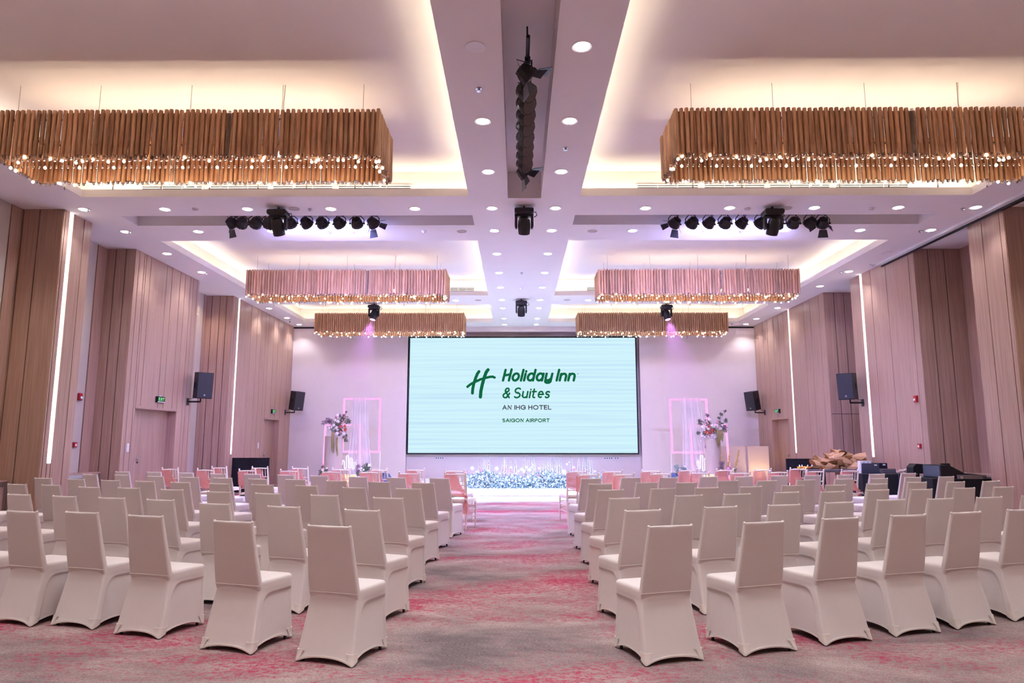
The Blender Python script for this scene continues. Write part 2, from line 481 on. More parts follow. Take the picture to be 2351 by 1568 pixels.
# ---- right wall
rw = MB().box(XRO, XRO + .3, YN, YB + .5, 0, ZC)
XR1, XR2, XR3 = 8.70, 8.64, 8.64
D3 = (22.22, 23.67, 2.17)
pier(rw, XRO, XR1 + T, 12.0 + T, 13.0)
pier(rw, XRO, XR2 + T, 14.73 + T, 17.64)
pier(rw, XRO, XR3 + T, 19.2 + T, YB, D3)
wall_right = tag(rw.build('wall_right', M['groove']), 'oak panelled right wall of stepped piers and recesses', kind='structure')
for (a, b) in ((YN, 11.6), (13.0, 13.45), (17.64, 18.2)):
    MB().box(XRO - .01, XRO, a, b, 0, ZC).build('recess_lining', M['greywall'], wall_right)
panel_run(wall_right, 'y', XRO, (11.6, 12.0), 0, ZC, -.02)
panel_run(wall_right, 'y', XRO, (13.45, 13.9, 14.3, 14.73), 0, ZC, -.02)
panel_run(wall_right, 'y', XRO, (18.2, 18.7, 19.2), 0, ZC, -.02)
panel_run(wall_right, 'x', 12.0 + T, (XR1, 9.1, XRO), 0, ZC, -T)
panel_run(wall_right, 'x', 14.73 + T, (XR2, 8.95, 9.3, XRO), 0, ZC, -T)
panel_run(wall_right, 'x', 19.2 + T, (XR3, 8.93, 9.2, XRO), 0, 2.19, -T)
panel_run(wall_right, 'x', 19.2 + T, (XR3, 8.93, 9.2, XRO), 2.202, ZC, -T)
STRIP_R2, STRIP_R3 = (17.03, 17.12), (21.72, 21.80)
panel_run(wall_right, 'y', XR1 + T, (12.0, 12.12, 12.6, 13.0), 0, ZC, -T)
panel_run(wall_right, 'y', XR2 + T, (14.73, 14.95, 15.9, 16.6, 17.025), 0, ZC, -T)
panel_run(wall_right, 'y', XR2 + T, (17.125, 17.64), 0, ZC, -T)
panel_run(wall_right, 'y', XR2 + T, (17.025, 17.125), 0, 1.07, -T)
panel_run(wall_right, 'y', XR3 + T, (19.2, 19.55, 20.15, 20.6, 21.715), 0, ZC, -T)
panel_run(wall_right, 'y', XR3 + T, (21.805, 22.22, 22.65, 23.1, 23.67, 24.1, 24.55, 25.0), 0, ZC, -T, [(*D3[:2], 0, D3[2])])
panel_run(wall_right, 'y', XR3 + T, (21.715, 21.805), 0, 1.08, -T)

# ---- stage wall with the niche of the screen
NX0, NX1, NZ1 = -3.98, 4.46, 5.42
bw = MB()
bw.box(XLO - .3, NX0, YB, YB + .5, 0, ZC + .3).box(NX1, XRO + .3, YB, YB + .5, 0, ZC + .3).box(NX0, NX1, YB, YB + .5, NZ1, ZC + .3).box(NX0, NX1, YB + .3, YB + .5, 0, NZ1)
wall_back = tag(bw.build('wall_back', M['stagewall']), 'pale stage wall with a shallow niche around the screen', kind='structure')
MB().box(XL, NX0 + .9, YB - .012, YB, ZC - .07, ZC - .02).box(NX1 - .9, XR, YB - .012, YB, ZC - .07, ZC - .02).build('shadow_gap', M['dark_slot'], wall_back)
tag(MB().box(XLO - .3, XRO + .3, YN - .3, YN, 0, ZC).build('wall_front', M['oak']), 'oak panelled wall at the entrance end of the hall', kind='structure')

# ---- doors in the piers
def door(n, x, face, d, label, split):
    """face +1: door looks towards +x"""
    back = x - face * .2
    mb = MB(); lo, hi = sorted((back, back - face * .05))
    ym = d[0] + (d[1] - d[0]) * split
    o = tag(MB().box(min(x, back - face * .05), max(x - face * .003, back), d[0], d[0] + .012, 0, d[2]).box(min(x, back - face * .05), max(x - face * .003, back), d[1] - .012, d[1], 0, d[2])
            .box(min(x, back - face * .05), max(x - face * .003, back), d[0], d[1], d[2] - .012, d[2]).build('door_%d' % n, M['oak']), label, kind='structure')
    for (a, b) in ((d[0] + .012, ym - .003), (ym + .003, d[1] - .012)):
        leaf = MB().box(lo, hi, a, b, .008, d[2] - .014).build('door_leaf', M['oak'], o)
    hx = back + face * .05; hy = ym - .06
    h = MB().tube([(back, hy, 1.06), (hx, hy, 1.06), (hx, hy - .13, 1.06)], .011).lathe([(.027, 0), (.027, .008)], 14, (back, hy, 1.06), M=Matrix.Rotation(R(90) * face, 3, 'Y'))
    h.build('handle', M['steel'], o, smooth=True, angle=40)
    MB().lathe([(.022, 0), (.022, .01)], 12, (back, hy, .98), M=Matrix.Rotation(R(90) * face, 3, 'Y')).build('lock', M['dark_metal'], o)
    for s in (-1, 1) if face > 0 else ():
        pass
    MB().box(*sorted((x, x + face * .012)), d[0] - .03, d[1] + .03, d[2], d[2] + .05).build('door_head_trim', M['oak'], o)
    return o
door(1, XL2, 1, D1, 'oak double door set back in the left wall under the nearer exit sign', .36)
door(2, XL3, 1, D2, 'narrow oak door in the left wall by the stage', .5)
d3 = door(3, XR3, -1, D3, 'oak door in the right wall by the stage under an exit sign', .5)
MB().box(XR3 + .19, XR3 + .2, 22.55, 22.68, 1.62, 1.72).build('door_plate', M['white_metal'], d3)

# ---- vertical light strips let into the piers
def strip(x, face, ys, z0, label):
    o = thing('light_strip', label, 'light strip', (x, (ys[0] + ys[1]) / 2, z0), 0, 'vertical light strips in the wall piers')
    w = (ys[1] - ys[0]) / 2
    lo, hi = sorted((-face * .024, face * .001))
    MB().box(lo, hi, -w, w, .012, ZC - z0 - .004).build('diffuser', M['strip'], o)
    MB().box(lo - .001, hi + .001, -w, w, 0, .012).build('end_cap', M['white_metal'], o)
strip(XL1, 1, STRIP_L1, 1.06, 'tall glowing strip set in the nearest pier of the left wall')
strip(XL3, 1, STRIP_L3, 1.075, 'tall glowing strip in the left wall close to the stage')
strip(XR2, -1, STRIP_R2, 1.065, 'tall glowing strip in the right wall behind the sound desk')
strip(XR3, -1, STRIP_R3, 1.085, 'tall glowing strip in the right wall next to the stage door')

# ---- track of the sliding partition along the right edge of the ceiling
tr = tag(MB().box(8.50, 8.60, YN, 16.0, ZC - .05, ZC).build('trim_1', M['white_metal']), 'partition track rail along the right edge of the ceiling', kind='structure')
MB().box(8.60, 8.68, YN, 11.98, ZC - .085, ZC).box(8.60, 8.635, 11.98, 16.0, ZC - .085, ZC).build('track_slot', M['dark_metal'], tr)

# ------------------------------------------------------------------ ceiling fittings
trim_me = MB().lathe([(.088, -.004), (.108, -.008), (.112, 0), (.088, 0)], 24).mesh('trim_ring', M['white_metal'], True, 50)
lens_me = MB().lathe([(.03, -.014), (.07, -.011), (.09, -.002), (.09, 0)], 18).mesh('lens', M['lamp_white'])
off_lens_me = MB().lathe([(.04, -.002), (.088, -.003), (.088, 0)], 18).mesh('lens', M['greywall'], True, 50)
def downlight(x, y, label, group=None, lit=True):
    o = thing('downlight', label, 'downlight', (x, y, ZC), 0, group)
    inst('trim_ring', trim_me, o); inst('lens', lens_me if lit else off_lens_me, o, Matrix.Translation((0, 0, 0)))
WHERE = {'cross0': 'on the cross beam before the light bars', 'cross1': 'on the cross beam behind the light bars', 'cross2': 'beside the centre beam near the stage'}
for (x, y, row, side, k) in DOWNLIGHTS:
    if row == 'beam':
        n = len(COL_Y) + (1 if side == 'right' else 0) - 1 - k
        lab = 'lit downlight, %s from the screen wall in the %s column of the centre beam' % (ORD[n] if n else 'nearest', side)
    elif row == 'side':
        lab = 'lit downlight above the %s wall, %s from the stage wall' % (side, ORD[4 - k])
    elif row == 'cross2':
        lab = 'lit downlight %s of the centre beam between the two far coffers' % side
    else:
        left = side == 'left'; cnt = {('cross0', True): 5, ('cross1', True): 4}.get((row, left), 5)
        kk = k if left else k - (5 if row == 'cross0' else 4)
        n = kk if left else cnt - 1 - kk
        lab = 'lit downlight, %s from the %s wall, in the row %s the light bar' % (ORD[n], side, 'in front of' if row == 'cross0' else 'beyond')
    downlight(x, y, lab, 'recessed ceiling downlights')
downlight(-.44, 6.85, 'unlit round downlight at the near left of the centre beam', 'recessed ceiling downlights', False)
downlight(8.23, 15.04, 'unlit round downlight beside the partition track', 'recessed ceiling downlights', False)

spr = MB().lathe([(.035, 0), (.038, -.006), (.012, -.008), (.010, -.03), (.028, -.032), (.028, -.036)], 12).tube([(-.012, 0, -.008), (-.014, 0, -.03)], .003, 5).tube([(.012, 0, -.008), (.014, 0, -.03)], .003, 5)
spr_me = spr.mesh('fire_sprinkler', M['steel'], True, 40)
for (x, y, lab) in ((-.45, 7.73, 'on the near left side of the centre beam'), (.70, 9.43, 'on the right side of the centre beam'), (-7.75, 12.0, 'beside the downlight nearest the left wall, before the light bar'),
                    (-7.75, 13.34, 'beside the downlight nearest the left wall, beyond the light bar'), (-3.74, 12.03, 'just right of the left moving head'), (-3.75, 13.4, 'below the middle of the left light bar'),
                    (8.04, 12.07, 'near the partition track, before the light bar'), (8.05, 13.42, 'near the partition track, beyond the light bar'), (4.49, 13.43, 'below the middle of the right light bar'),
                    (.12, 16.83, 'on the middle line of the centre beam'), (-7.73, 16.82, 'above the left wall past the double door'), (8.03, 16.8, 'above the right wall glowing strip'), (7.7, 24.5, 'at the right end by the stage wall')):
    o = inst('fire_sprinkler', spr_me, None, Matrix.Translation((x, y, ZC)))
    tag(o, 'small fire sprinkler ' + lab, 'sprinkler', 'ceiling sprinklers')
sm_me = MB().lathe([(.055, 0), (.055, -.015), (.04, -.02), (.038, -.042), (.02, -.05)], 16).mesh('smoke_detector', M['white_metal'], True, 45)
for (x, y, lab) in ((-5.8, 11.99, 'left cross beam before the light bar'), (6.39, 12.06, 'right cross beam before the light bar'), (.12, 18.57, 'centre beam above the far moving head'), (-1.85, 13.35, 'left cross beam near the centre beam'), (4.16, 12.06, 'right cross beam beside the moving head')):
    tag(inst('smoke_detector', sm_me, None, Matrix.Translation((x, y, ZC))), 'white round smoke detector on the ' + lab, 'detector', 'ceiling smoke detectors')
sp_me = MB().lathe([(.10, -.003), (.098, -.008), (.085, -.009), (.084, -.004)], 22).mesh('ceiling_speaker', M['greywall'], True, 45)
for (x, y, lab) in ((-1.1, 13.39, 'just left of the centre beam beyond the slot'), (1.51, 13.38, 'just right of the centre beam beyond the slot'), (-4.02, 12.0, 'behind the left moving head'), (4.86, 12.04, 'behind the right moving head'),
                    (-1.15, 20.21, 'left of the far moving head'), (1.49, 20.17, 'right of the far moving head')):
    tag(inst('ceiling_speaker', sp_me, None, Matrix.Translation((x, y, ZC))), 'flush round ceiling speaker ' + lab, 'speaker', 'flush ceiling speakers')
cc = thing('security_camera', 'small white security camera above the left wall near the stage', 'camera', (-7.82, 23.52, ZC))
MB().lathe([(.04, 0), (.04, -.02), (.02, -.03)], 12).build('mount', M['white_metal'], cc, True, 40)
MB().tube([(0, .05, -.05), (0, -.05, -.085)], [.03, .034], 12).build('housing', M['white_metal'], cc, True, 40)
MB().tube([(0, -.05, -.085), (0, -.056, -.087)], .02, 10).build('lens', M['black'], cc)
bd = thing('beam_detector', 'white triangular detector at the end of the partition track', 'detector', (8.46, 16.1, ZC))
MB().add([(-.1, -.05, -.02), (.1, -.05, -.02), (0, .08, -.02), (-.1, -.05, 0), (.1, -.05, 0), (0, .08, 0)], [(0, 1, 2), (3, 5, 4), (0, 3, 4, 1), (1, 4, 5, 2), (2, 5, 3, 0)]).build('housing', M['white_metal'], bd)
MB().lathe([(.02, -.02), (.018, -.04)], 10).build('sensor', M['greywall'], bd)

# air vents on the far wall of the coffers
def vent(x0, x1, y, z0, z1, label):
    o = thing('air_vent', label, 'vent', ((x0 + x1) / 2, y, z0), 0, 'slot vents in the coffers')
    w = (x1 - x0) / 2; h = z1 - z0
    MB().box(-w, w, -.004, .0, 0, h).build('backing', M['dark_slot'], o)
    MB().box(-w - .03, -w, -.022, 0, -.02, h + .02).box(w, w + .03, -.022, 0, -.02, h + .02).box(-w, w, -.022, 0, h, h + .02).box(-w, w, -.022, 0, -.02, 0).build('frame', M['white_metal'], o)
    for k in range(3):
        z = h * (k + .62) / 3.25
        MB().box(-w, w, -.02, -.004, z - h * .065, z + h * .065).build('slat', M['white_metal'], o)
    for q in (-.33, .33):
        MB().box(w * q - .004, w * q + .004, -.021, -.004, 0, h).build('divider', M['white_metal'], o)
vz0, vz1 = 5.765, 5.90
for side, segs in (('left', ((328, 465), (479, 616), (628, 764), (778, 943))), ('right', ((1463, 1602), (1617, 1754), (1767, 1903), (1918, 2083)))):
    for k, (a, b) in enumerate(segs):
        n = k if side == 'left' else 3 - k
        vent(on_y(a, 425, 11.68).x, on_y(b, 425, 11.68).x, 11.68, vz0, vz1, 'slotted white air vent, %s from the %s wall, below the nearest %s chandelier' % (ORD[n], side, side))
vent(-1.95, -1.25, 19.85, vz0, vz1, 'slotted air vent right of the middle left chandelier')
vent(2.05, 2.75, 19.85, vz0, vz1, 'slotted air vent left of the middle right chandelier')

# ------------------------------------------------------------------ stage lighting
M['par'] = mat('black_cast_housing', (34, 29, 33), .5, var=.2)
M['flap'] = mat('black_flap', (48, 48, 62), .35)
M['led_face'] = mat('led_face', (92, 80, 78), .35, var=.3, scale=60)
M['red_led'] = glow('red_indicator', (255, 60, 70), 3)
def par_can(x, y, z, direction, label, group, zpipe, doors=False, grille=False, indicator=True):
    o = thing('par_light', label, 'stage light', (x, y, zpipe), 0, group)
    d = Vector(direction).normalized()
    q = d.to_track_quat('Z', 'Y').to_matrix()
    c = Vector((0, 0, z - zpipe))
    body = MB().lathe([(.03, -.12), (.07, -.11), (.1, -.05), (.108, -.02), (.104, .0), (.116, .005), (.116, .05), (.108, .052)], 10, c, M=q)
    for k in range(8):
        a = 2 * math.pi * k / 8
        body.cbox(c + q @ Vector((.07 * math.cos(a), .07 * math.sin(a), -.085)), (.012, .05, .05), q @ Matrix.Rotation(a, 3, 'Z'))
    body.build('housing', M['par'], o)
    face = MB().lathe([(.1, .045), (.1, .0535)], 14, c, M=q)
    face.build('front_glass', M['led_face'] if grille else M['dark_metal'], o)
    if grille:
        g = MB()
        for i in range(-4, 5):
            for j in range(-4, 5):
                px, py = i * .021 + (j % 2) * .0105, j * .0195
                if math.hypot(px, py) < .088: g.lathe([(.0075, .053), (.0055, .058)], 5, c + q @ Vector((px, py, 0)), M=q)
        tag(g.build('led_lenses', M['clear'], o), kind='stuff')
    side = Vector((-d.y, d.x, 0)); side = side.normalized() if side.length > .1 else Vector((1, 0, 0))
    top = Vector((0, 0, -.02))
    yk = MB()
    for s in (-1, 1):
        yk.tube([c + side * s * .13, c + side * s * .135 + Vector((0, 0, .08)), top + side * s * .05, top], .009, 6)
    yk.build('yoke', M['par'], o)
    kn = MB()
    for s in (-1, 1): kn.tube([c + side * s * .115, c + side * s * .15], .018, 8)
    kn.build('knob', M['par'], o)
    MB().cbox((0, 0, -.005), (.06, .06, .05)).build('clamp', M['dark_metal'], o)
    if indicator: MB().ball(c + q @ Vector((.02, .06, -.105)), .008, 6, 4).build('indicator', M['red_led'], o)
    MB().tube([c - d * .11, c - d * .16 + Vector((0, 0, .06)), top + Vector((.05, 0, -.03)), top + Vector((.05, 0, .02))], .005, 5).build('cable', M['black'], o)
    if doors:
        for k, (ax, l, w) in enumerate((((0, 1), .15, .16), ((1, 0), .13, .12), ((0, -1), .15, .16), ((-1, 0), .13, .12))):
            a = Vector((ax[0], ax[1], 0)); t_ = Vector((-ax[1], ax[0], 0)); out = (a * .75 + Vector((0, 0, 1)) * .66)
            p = [a * .112 + t_ * w * .42 + Vector((0, 0, .055)), a * .112 - t_ * w * .42 + Vector((0, 0, .055)), a * .112 + out * l - t_ * w * .6 + Vector((0, 0, .055)), a * .112 + out * l + t_ * w * .6 + Vector((0, 0, .055))]
            nrm = (p[1] - p[0]).cross(p[3] - p[0]).normalized() * .003
            P = [c + q @ (u + nrm) for u in p] + [c + q @ (u - nrm) for u in p]
            MB().add(P, [(0, 1, 2, 3), (7, 6, 5, 4), (0, 4, 5, 1), (1, 5, 6, 2), (2, 6, 7, 3), (3, 7, 4, 0)]).build('barn_door', M['flap'], o)
    return o
YP = 12.68
zp = on_y(700, 492.5, YP).z
SIDE_PARS = {'left': ((535, .5, True), (556, -.55, False), (588, -.5, False), (618, -.2, False), (668, .1, False), (705, .35, False), (741, .2, False), (780, .3, False), (820, 0, False), (858, .5, True)),
             'right': ((1548, -.4, True), (1588, -.25, False), (1627, -.35, False), (1664, -.1, False), (1702, -.35, False), (1744, -.5, False), (1783, 0, False), (1820, .0, False), (1858, -.35, False), (1887, .1, True))}
for side, rows in SIDE_PARS.items():
    xa, xb = on_y(rows[0][0] - 20, 500, YP).x, on_y(rows[-1][0] + 12, 500, YP).x
    bar = thing('lighting_bar', 'thin black lighting bar in the %s ceiling slot' % side, 'light bar', (0, YP, zp))
    MB().tube([(xa, 0, .02), (xb, 0, .02)], .022, 8).build('pipe', M['dark_metal'], bar)
    hg = MB()
    for f_ in (.1, .5, .9): hg.tube([(xa + (xb - xa) * f_, 0, .03), (xa + (xb - xa) * f_, 0, ZC + .48 - zp)], .01, 6)
    hg.build('hanger_rod', M['dark_metal'], bar)
    for k, (px, yw, dr) in enumerate(rows):
        c = on_y(px, 514, YP + .02)
        n = k if side == 'left' else 9 - k
        par_can(c.x, YP, c.z, (yw * 1.1, 1.0, -.62), '%s stage light, %s from the %s wall, in the %s ceiling slot' % ('black flapped' if dr else 'black round', ORD[n], side, side), 'stage lights in the %s slot' % side, zp, dr)
        if k % 2 == 0:
            light('par_beam', 'SPOT', (c.x + yw * .1, YP + .09, c.z - .03), E_PAR * .54, COOL, (c.x * .55, 18.6, 0), spot_size=R(48), spot_blend=.9, shadow_soft_size=.08)
        elif k in (3, 5, 7):
            light('par_beam', 'SPOT', (c.x + yw * .1, YP + .09, c.z - .03), E_PAR * .38, BLUE, (c.x * .6, 17.0, .5), spot_size=R(170), spot_blend=1.0, shadow_soft_size=.08)
bar = thing('lighting_bar', 'short black lighting bar in the slot of the centre beam', 'light bar', (.12, 0, 5.60))
ya, yb_ = on_z(1212, 150, 5.44).y, on_z(1212, 402, 5.44).y
MB().tube([(0, ya - .25, .02), (0, yb_ + .05, .02)], .022, 8).build('pipe', M['dark_metal'], bar)
hg = MB()
for f_ in (.1, .5, .9): hg.tube([(0, ya + (yb_ - ya) * f_, .03), (0, ya + (yb_ - ya) * f_, .486)], .01, 6)
hg.build('hanger_rod', M['dark_metal'], bar)
CP = (172, 212, 240, 267, 293, 318, 340, 360, 379, 397)
for k, py in enumerate(CP):
    c = on_z(1212, py, 5.42)
    ends = k in (0, 9)
    par_can(.12, c.y, 5.42, (.75, .25, -.6) if ends else (.7, -.45, -.62), ('black flapped stage light at the %s end of the centre slot' % ('near' if k == 0 else 'far')) if ends else
            'black round stage light, %s from the near end of the centre slot' % ORD[k], 'stage lights in the centre slot', 5.60, ends, not ends, False)

def moving_head(x, y, label, aim, lit=False):
    o = thing('moving_head_light', label, 'stage light', (x, y, ZC), 0, 'moving head lights on the ceiling')
    MB().tube([(0, 0, 0), (0, 0, -.05)], .02, 8).cbox((0, 0, -.04), (.18, .05, .02)).build('clamp', M['dark_metal'], o)
    MB().add([(-.15, -.11, -.06), (.15, -.11, -.06), (.15, .11, -.06), (-.15, .11, -.06), (-.17, -.13, -.085), (.17, -.13, -.085), (.17, .13, -.085), (-.17, .13, -.085),
              (-.17, -.13, -.14), (.17, -.13, -.14), (.17, .13, -.14), (-.17, .13, -.14), (-.13, -.1, -.175), (.13, -.1, -.175), (.13, .1, -.175), (-.13, .1, -.175)],
             [(3, 2, 1, 0)] + [(i + a, i + (a + 1) % 4, i + 4 + (a + 1) % 4, i + 4 + a) for i in (0, 4, 8) for a in range(4)] + [(12, 13, 14, 15)]).build('base', M['par'], o, bevel=.006)
    for s in (-1, 1):
        MB().prism([(s * .165, -.17), (s * .118, -.17), (s * .118, -.40), (s * .13, -.42), (s * .16, -.41), (s * .168, -.36)][::s], -.05, .05).build('yoke_arm', M['par'], o, bevel=.008)
    MB().box(-.165, .165, -.055, .055, -.2, -.165).build('yoke_bridge', M['par'], o, bevel=.008)
    d = Vector(aim).normalized(); q = d.to_track_quat('Z', 'Y').to_matrix(); c = Vector((0, 0, -.36))
    MB().lathe([(.03, -.17), (.08, -.155), (.105, -.09), (.112, .02), (.105, .12), (.1, .15), (.09, .152)], 16, c, M=q).build('head', M['black'], o, True, 35)
    MB().lathe([(.086, .15), (.07, .158), (.02, .162)], 16, c, M=q).build('lens', M['purple_lens'] if lit else M['dark_metal'], o, True, 60)
    MB().tube([(.13, .05, -.1), (.21, .06, -.09), (.23, .06, -.15), (.18, .05, -.19)], .008, 6).build('cable', M['black'], o, True)
    if lit:
        p = Vector((x, y, ZC)) + c + d * .2
        light('moving_head_beam', 'SPOT', p, 190, VIOLET, p + d, spot_size=R(84), spot_blend=.9, shadow_soft_size=.07)
def beam_mat():
    m = bpy.data.materials.new('stage_haze'); m.use_nodes = True
    t = m.node_tree; t.nodes.remove(t.nodes['Principled BSDF'])
    v = nm_(t, 'ShaderNodeVolumeScatter'); v.inputs['Color'].default_value = (.95, .9, 1, 1); v.inputs['Density'].default_value = .10; v.inputs['Anisotropy'].default_value = .2
    t.links.new(v.outputs[0], t.nodes['Material Output'].inputs['Volume'])
    return m
M['haze'] = beam_mat()
def haze_beam(x, y, aim, label):
    d = Vector(aim).normalized(); p = Vector((x, y, ZC - .36)) + d * .19
    q = d.to_track_quat('Z', 'Y').to_matrix()
    o = MB().lathe([(.075, 0), (.85, 2.6)], 24, p, M=q).build('haze_beam', M['haze'])
    tag(o, label, 'light beam', 'purple beams in the haze', 'stuff')
haze_beam(-4.35, 20.7, (-.2, -.22, -1), 'faint purple beam below the left glowing moving head')
haze_beam(4.55, 20.75, (.2, -.22, -1), 'faint purple beam below the right glowing moving head')
moving_head(.13, 11.9, 'black moving head light under the middle of the centre beam', (0, .55, -.85))
moving_head(-4.28, 11.95, 'black moving head light in front of the left light bar', (.08, .5, -.85))
moving_head(4.58, 11.98, 'black moving head light in front of the right light bar', (-.08, .5, -.85))
moving_head(.13, 20.1, 'black moving head light on the centre beam close to the stage', (0, .35, -.95))
moving_head(-4.35, 20.7, 'moving head with glowing purple lens before the far left chandelier', (-.2, -.22, -1), True)
moving_head(4.55, 20.75, 'moving head with glowing purple lens before the far right chandelier', (.2, -.22, -1), True)

# ------------------------------------------------------------------ chandeliers of hanging bamboo sticks
M['bamboo'] = wood('bamboo', (166, 116, 84), (194, 146, 110), (212, 170, 134), 60, 60, 3, .5, .28)
CW, CD = 5.0, .90
def stick_mesh(seed, L=.62):
    r_ = random.Random(seed); rad = .0262
    pts = [0, .02]; rs = [rad * .9, rad]
    z = .02
    nodes = sorted(r_.uniform(.1, L - .1) for _ in range(2))
    for nd in nodes:
        pts += [nd - .008, nd, nd + .008]; rs += [rad * .98, rad * 1.1, rad * .98]
    pts += [L - .02, L]; rs += [rad, rad * .9]
    mb = MB(); mb.lathe([(a, -b) for a, b in zip(rs, pts)][::-1], 8)
    return mb
STICKS = [stick_mesh(i).mesh('bamboo_stick', M['bamboo'], True, 60) for i in range(4)]
CLEAR = MB().lathe([(.02, -.6), (.02, -.02)], 8).mesh('acrylic_rod', M['clear'], True, 60)
bulb_me = MB().ball((0, 0, 0), .0195, 8, 6).mesh('bulb', M['bulb'], True)
def ring_spots():
    """(x, y, ztop, row) of the sticks round the frame; rows: 0 front, 1 side, 2 back outer, 3 back inner"""
    out = []; sp = .069
    n = int(CW / sp)
    for (y, s, rowo, rowi) in ((0, 1, 0, 0), (CD, -1, 2, 3)):
        for k in range(n + 1):
            x = -CW / 2 + k * CW / n
            out.append((x, y, 5.735, rowo))
            if k < n: out.append((x + CW / n / 2, y + s * .036, 5.705, rowi))
    m = int(CD / sp)
    for s in (-1, 1):
        for k in range(1, m):
            y = k * CD / m
            out.append((s * CW / 2, y, 5.735, 1)); out.append((s * (CW / 2 - .036), y + CD / m / 2, 5.705, 1))
    return out
def chandelier(xc, y, label, joined=False):
    r_ = random.Random(31)
    o = thing('chandelier', label, 'chandelier', (xc, y, 5.0), 0, 'bamboo chandeliers in the coffers')
    rest = MB(); tips = MB(); bulbs = MB(); every = MB()
    for i, (x, yy, zt, row) in enumerate(ring_spots()):
        z = zt - 5.0 + r_.uniform(-.006, .006)
        clear = row != 3 and r_.random() < .045
        Mx = Matrix.Translation((x + r_.uniform(-.004, .004), yy + r_.uniform(-.004, .004), z)) @ Matrix.Rotation(R(r_.uniform(-.9, .9)), 4, 'Y') @ Matrix.Rotation(R(r_.uniform(-.9, .9)), 4, 'X') @ Matrix.Rotation(r_.uniform(0, 6.28), 4, 'Z')
        ln = r_.uniform(.985, 1.03)
        Mx = Mx @ Matrix.Diagonal((1, 1, ln, 1))
        if joined or row == 3:
            s = stick_mesh(i % 4); (every if joined else rest).add([Mx @ Vector(p) for p in s.v], s.f)
        else:
            inst('acrylic_rod' if clear else 'bamboo_stick', CLEAR if clear else STICKS[i % 4], o, Mx)
        zb = z - .62 * ln
        tips.lathe([(.012, zb - .03), (.016, zb - .018), (.012, zb)], 5, (x, yy, 0))
        if r_.random() < .2:
            p = (x + r_.uniform(-.01, .01), yy, zb - r_.choice((.026, .03, .055)))
            if joined: bulbs.ball(p, .0195, 6, 4)
            else: inst('bulb', bulb_me, o, Matrix.Translation(p))
    # inner garland of clear drops and bulbs along the middle of the frame
    for k in range(64):
        x = -CW / 2 + .1 + k * (CW - .2) / 63
        yy = .2
        tips.lathe([(.010, .02), (.014, .035), (.006, .06)], 5, (x, yy, 0))
        if k % 6 == 0:
            if joined: bulbs.ball((x, yy, .03), .018, 6, 4)
            else: inst('bulb', bulb_me, o, Matrix.Translation((x, yy, .03)))
        if k % 9 == 4: tips.lathe([(.008, -.03), (.008, .1)], 5, (x, CD - .06, 0))
    if joined:
        tag(every.build('stick_curtain', M['bamboo'], o, True, 60), kind='stuff')
        tag(bulbs.build('bulbs', M['bulb'], o, True), kind='stuff')
    else:
        tag(rest.build('inner_stick_row', M['bamboo'], o, True, 60), kind='stuff')
    tag(tips.build('clear_tips', M['clear'], o, True), kind='stuff')
    fr = MB()
    for z in (.62,):
        for (a, b, c, d) in ((-CW / 2 + .06, CW / 2 - .06, .05, .07), (-CW / 2 + .06, CW / 2 - .06, CD - .07, CD - .05), (-CW / 2 + .06, -CW / 2 + .08, .05, CD - .05), (CW / 2 - .08, CW / 2 - .06, .05, CD - .05)):
            fr.box(a, b, c, d, z, z + .02)
    fr.build('frame', M['dark_metal'], o)
    for yy in (.07, CD - .07):
        for x in (-2.28, -1.21, 0.0, 1.21, 2.28):
            MB().tube([(x, yy, .6), (x, yy, ZU - 5.0)], .0035, 5).build('hanging_wire', M['wire'], o)
    MB().tube([(1.24, .09, .6), (1.22, .09, .85), (1.235, .08, ZU - 5.0)], .008, 6).build('power_cord', M['chairwood'], o)
for side, xc in (('left', CH_X[0]), ('right', CH_X[1])):
    chandelier(xc, CH_Y[0], 'large bamboo stick chandelier, the one nearest the camera on the %s' % side)
    chandelier(xc, CH_Y[1], 'bamboo stick chandelier in the middle coffer on the %s' % side)
    chandelier(xc, CH_Y[2], 'bamboo stick chandelier closest to the stage on the %s' % side, True)

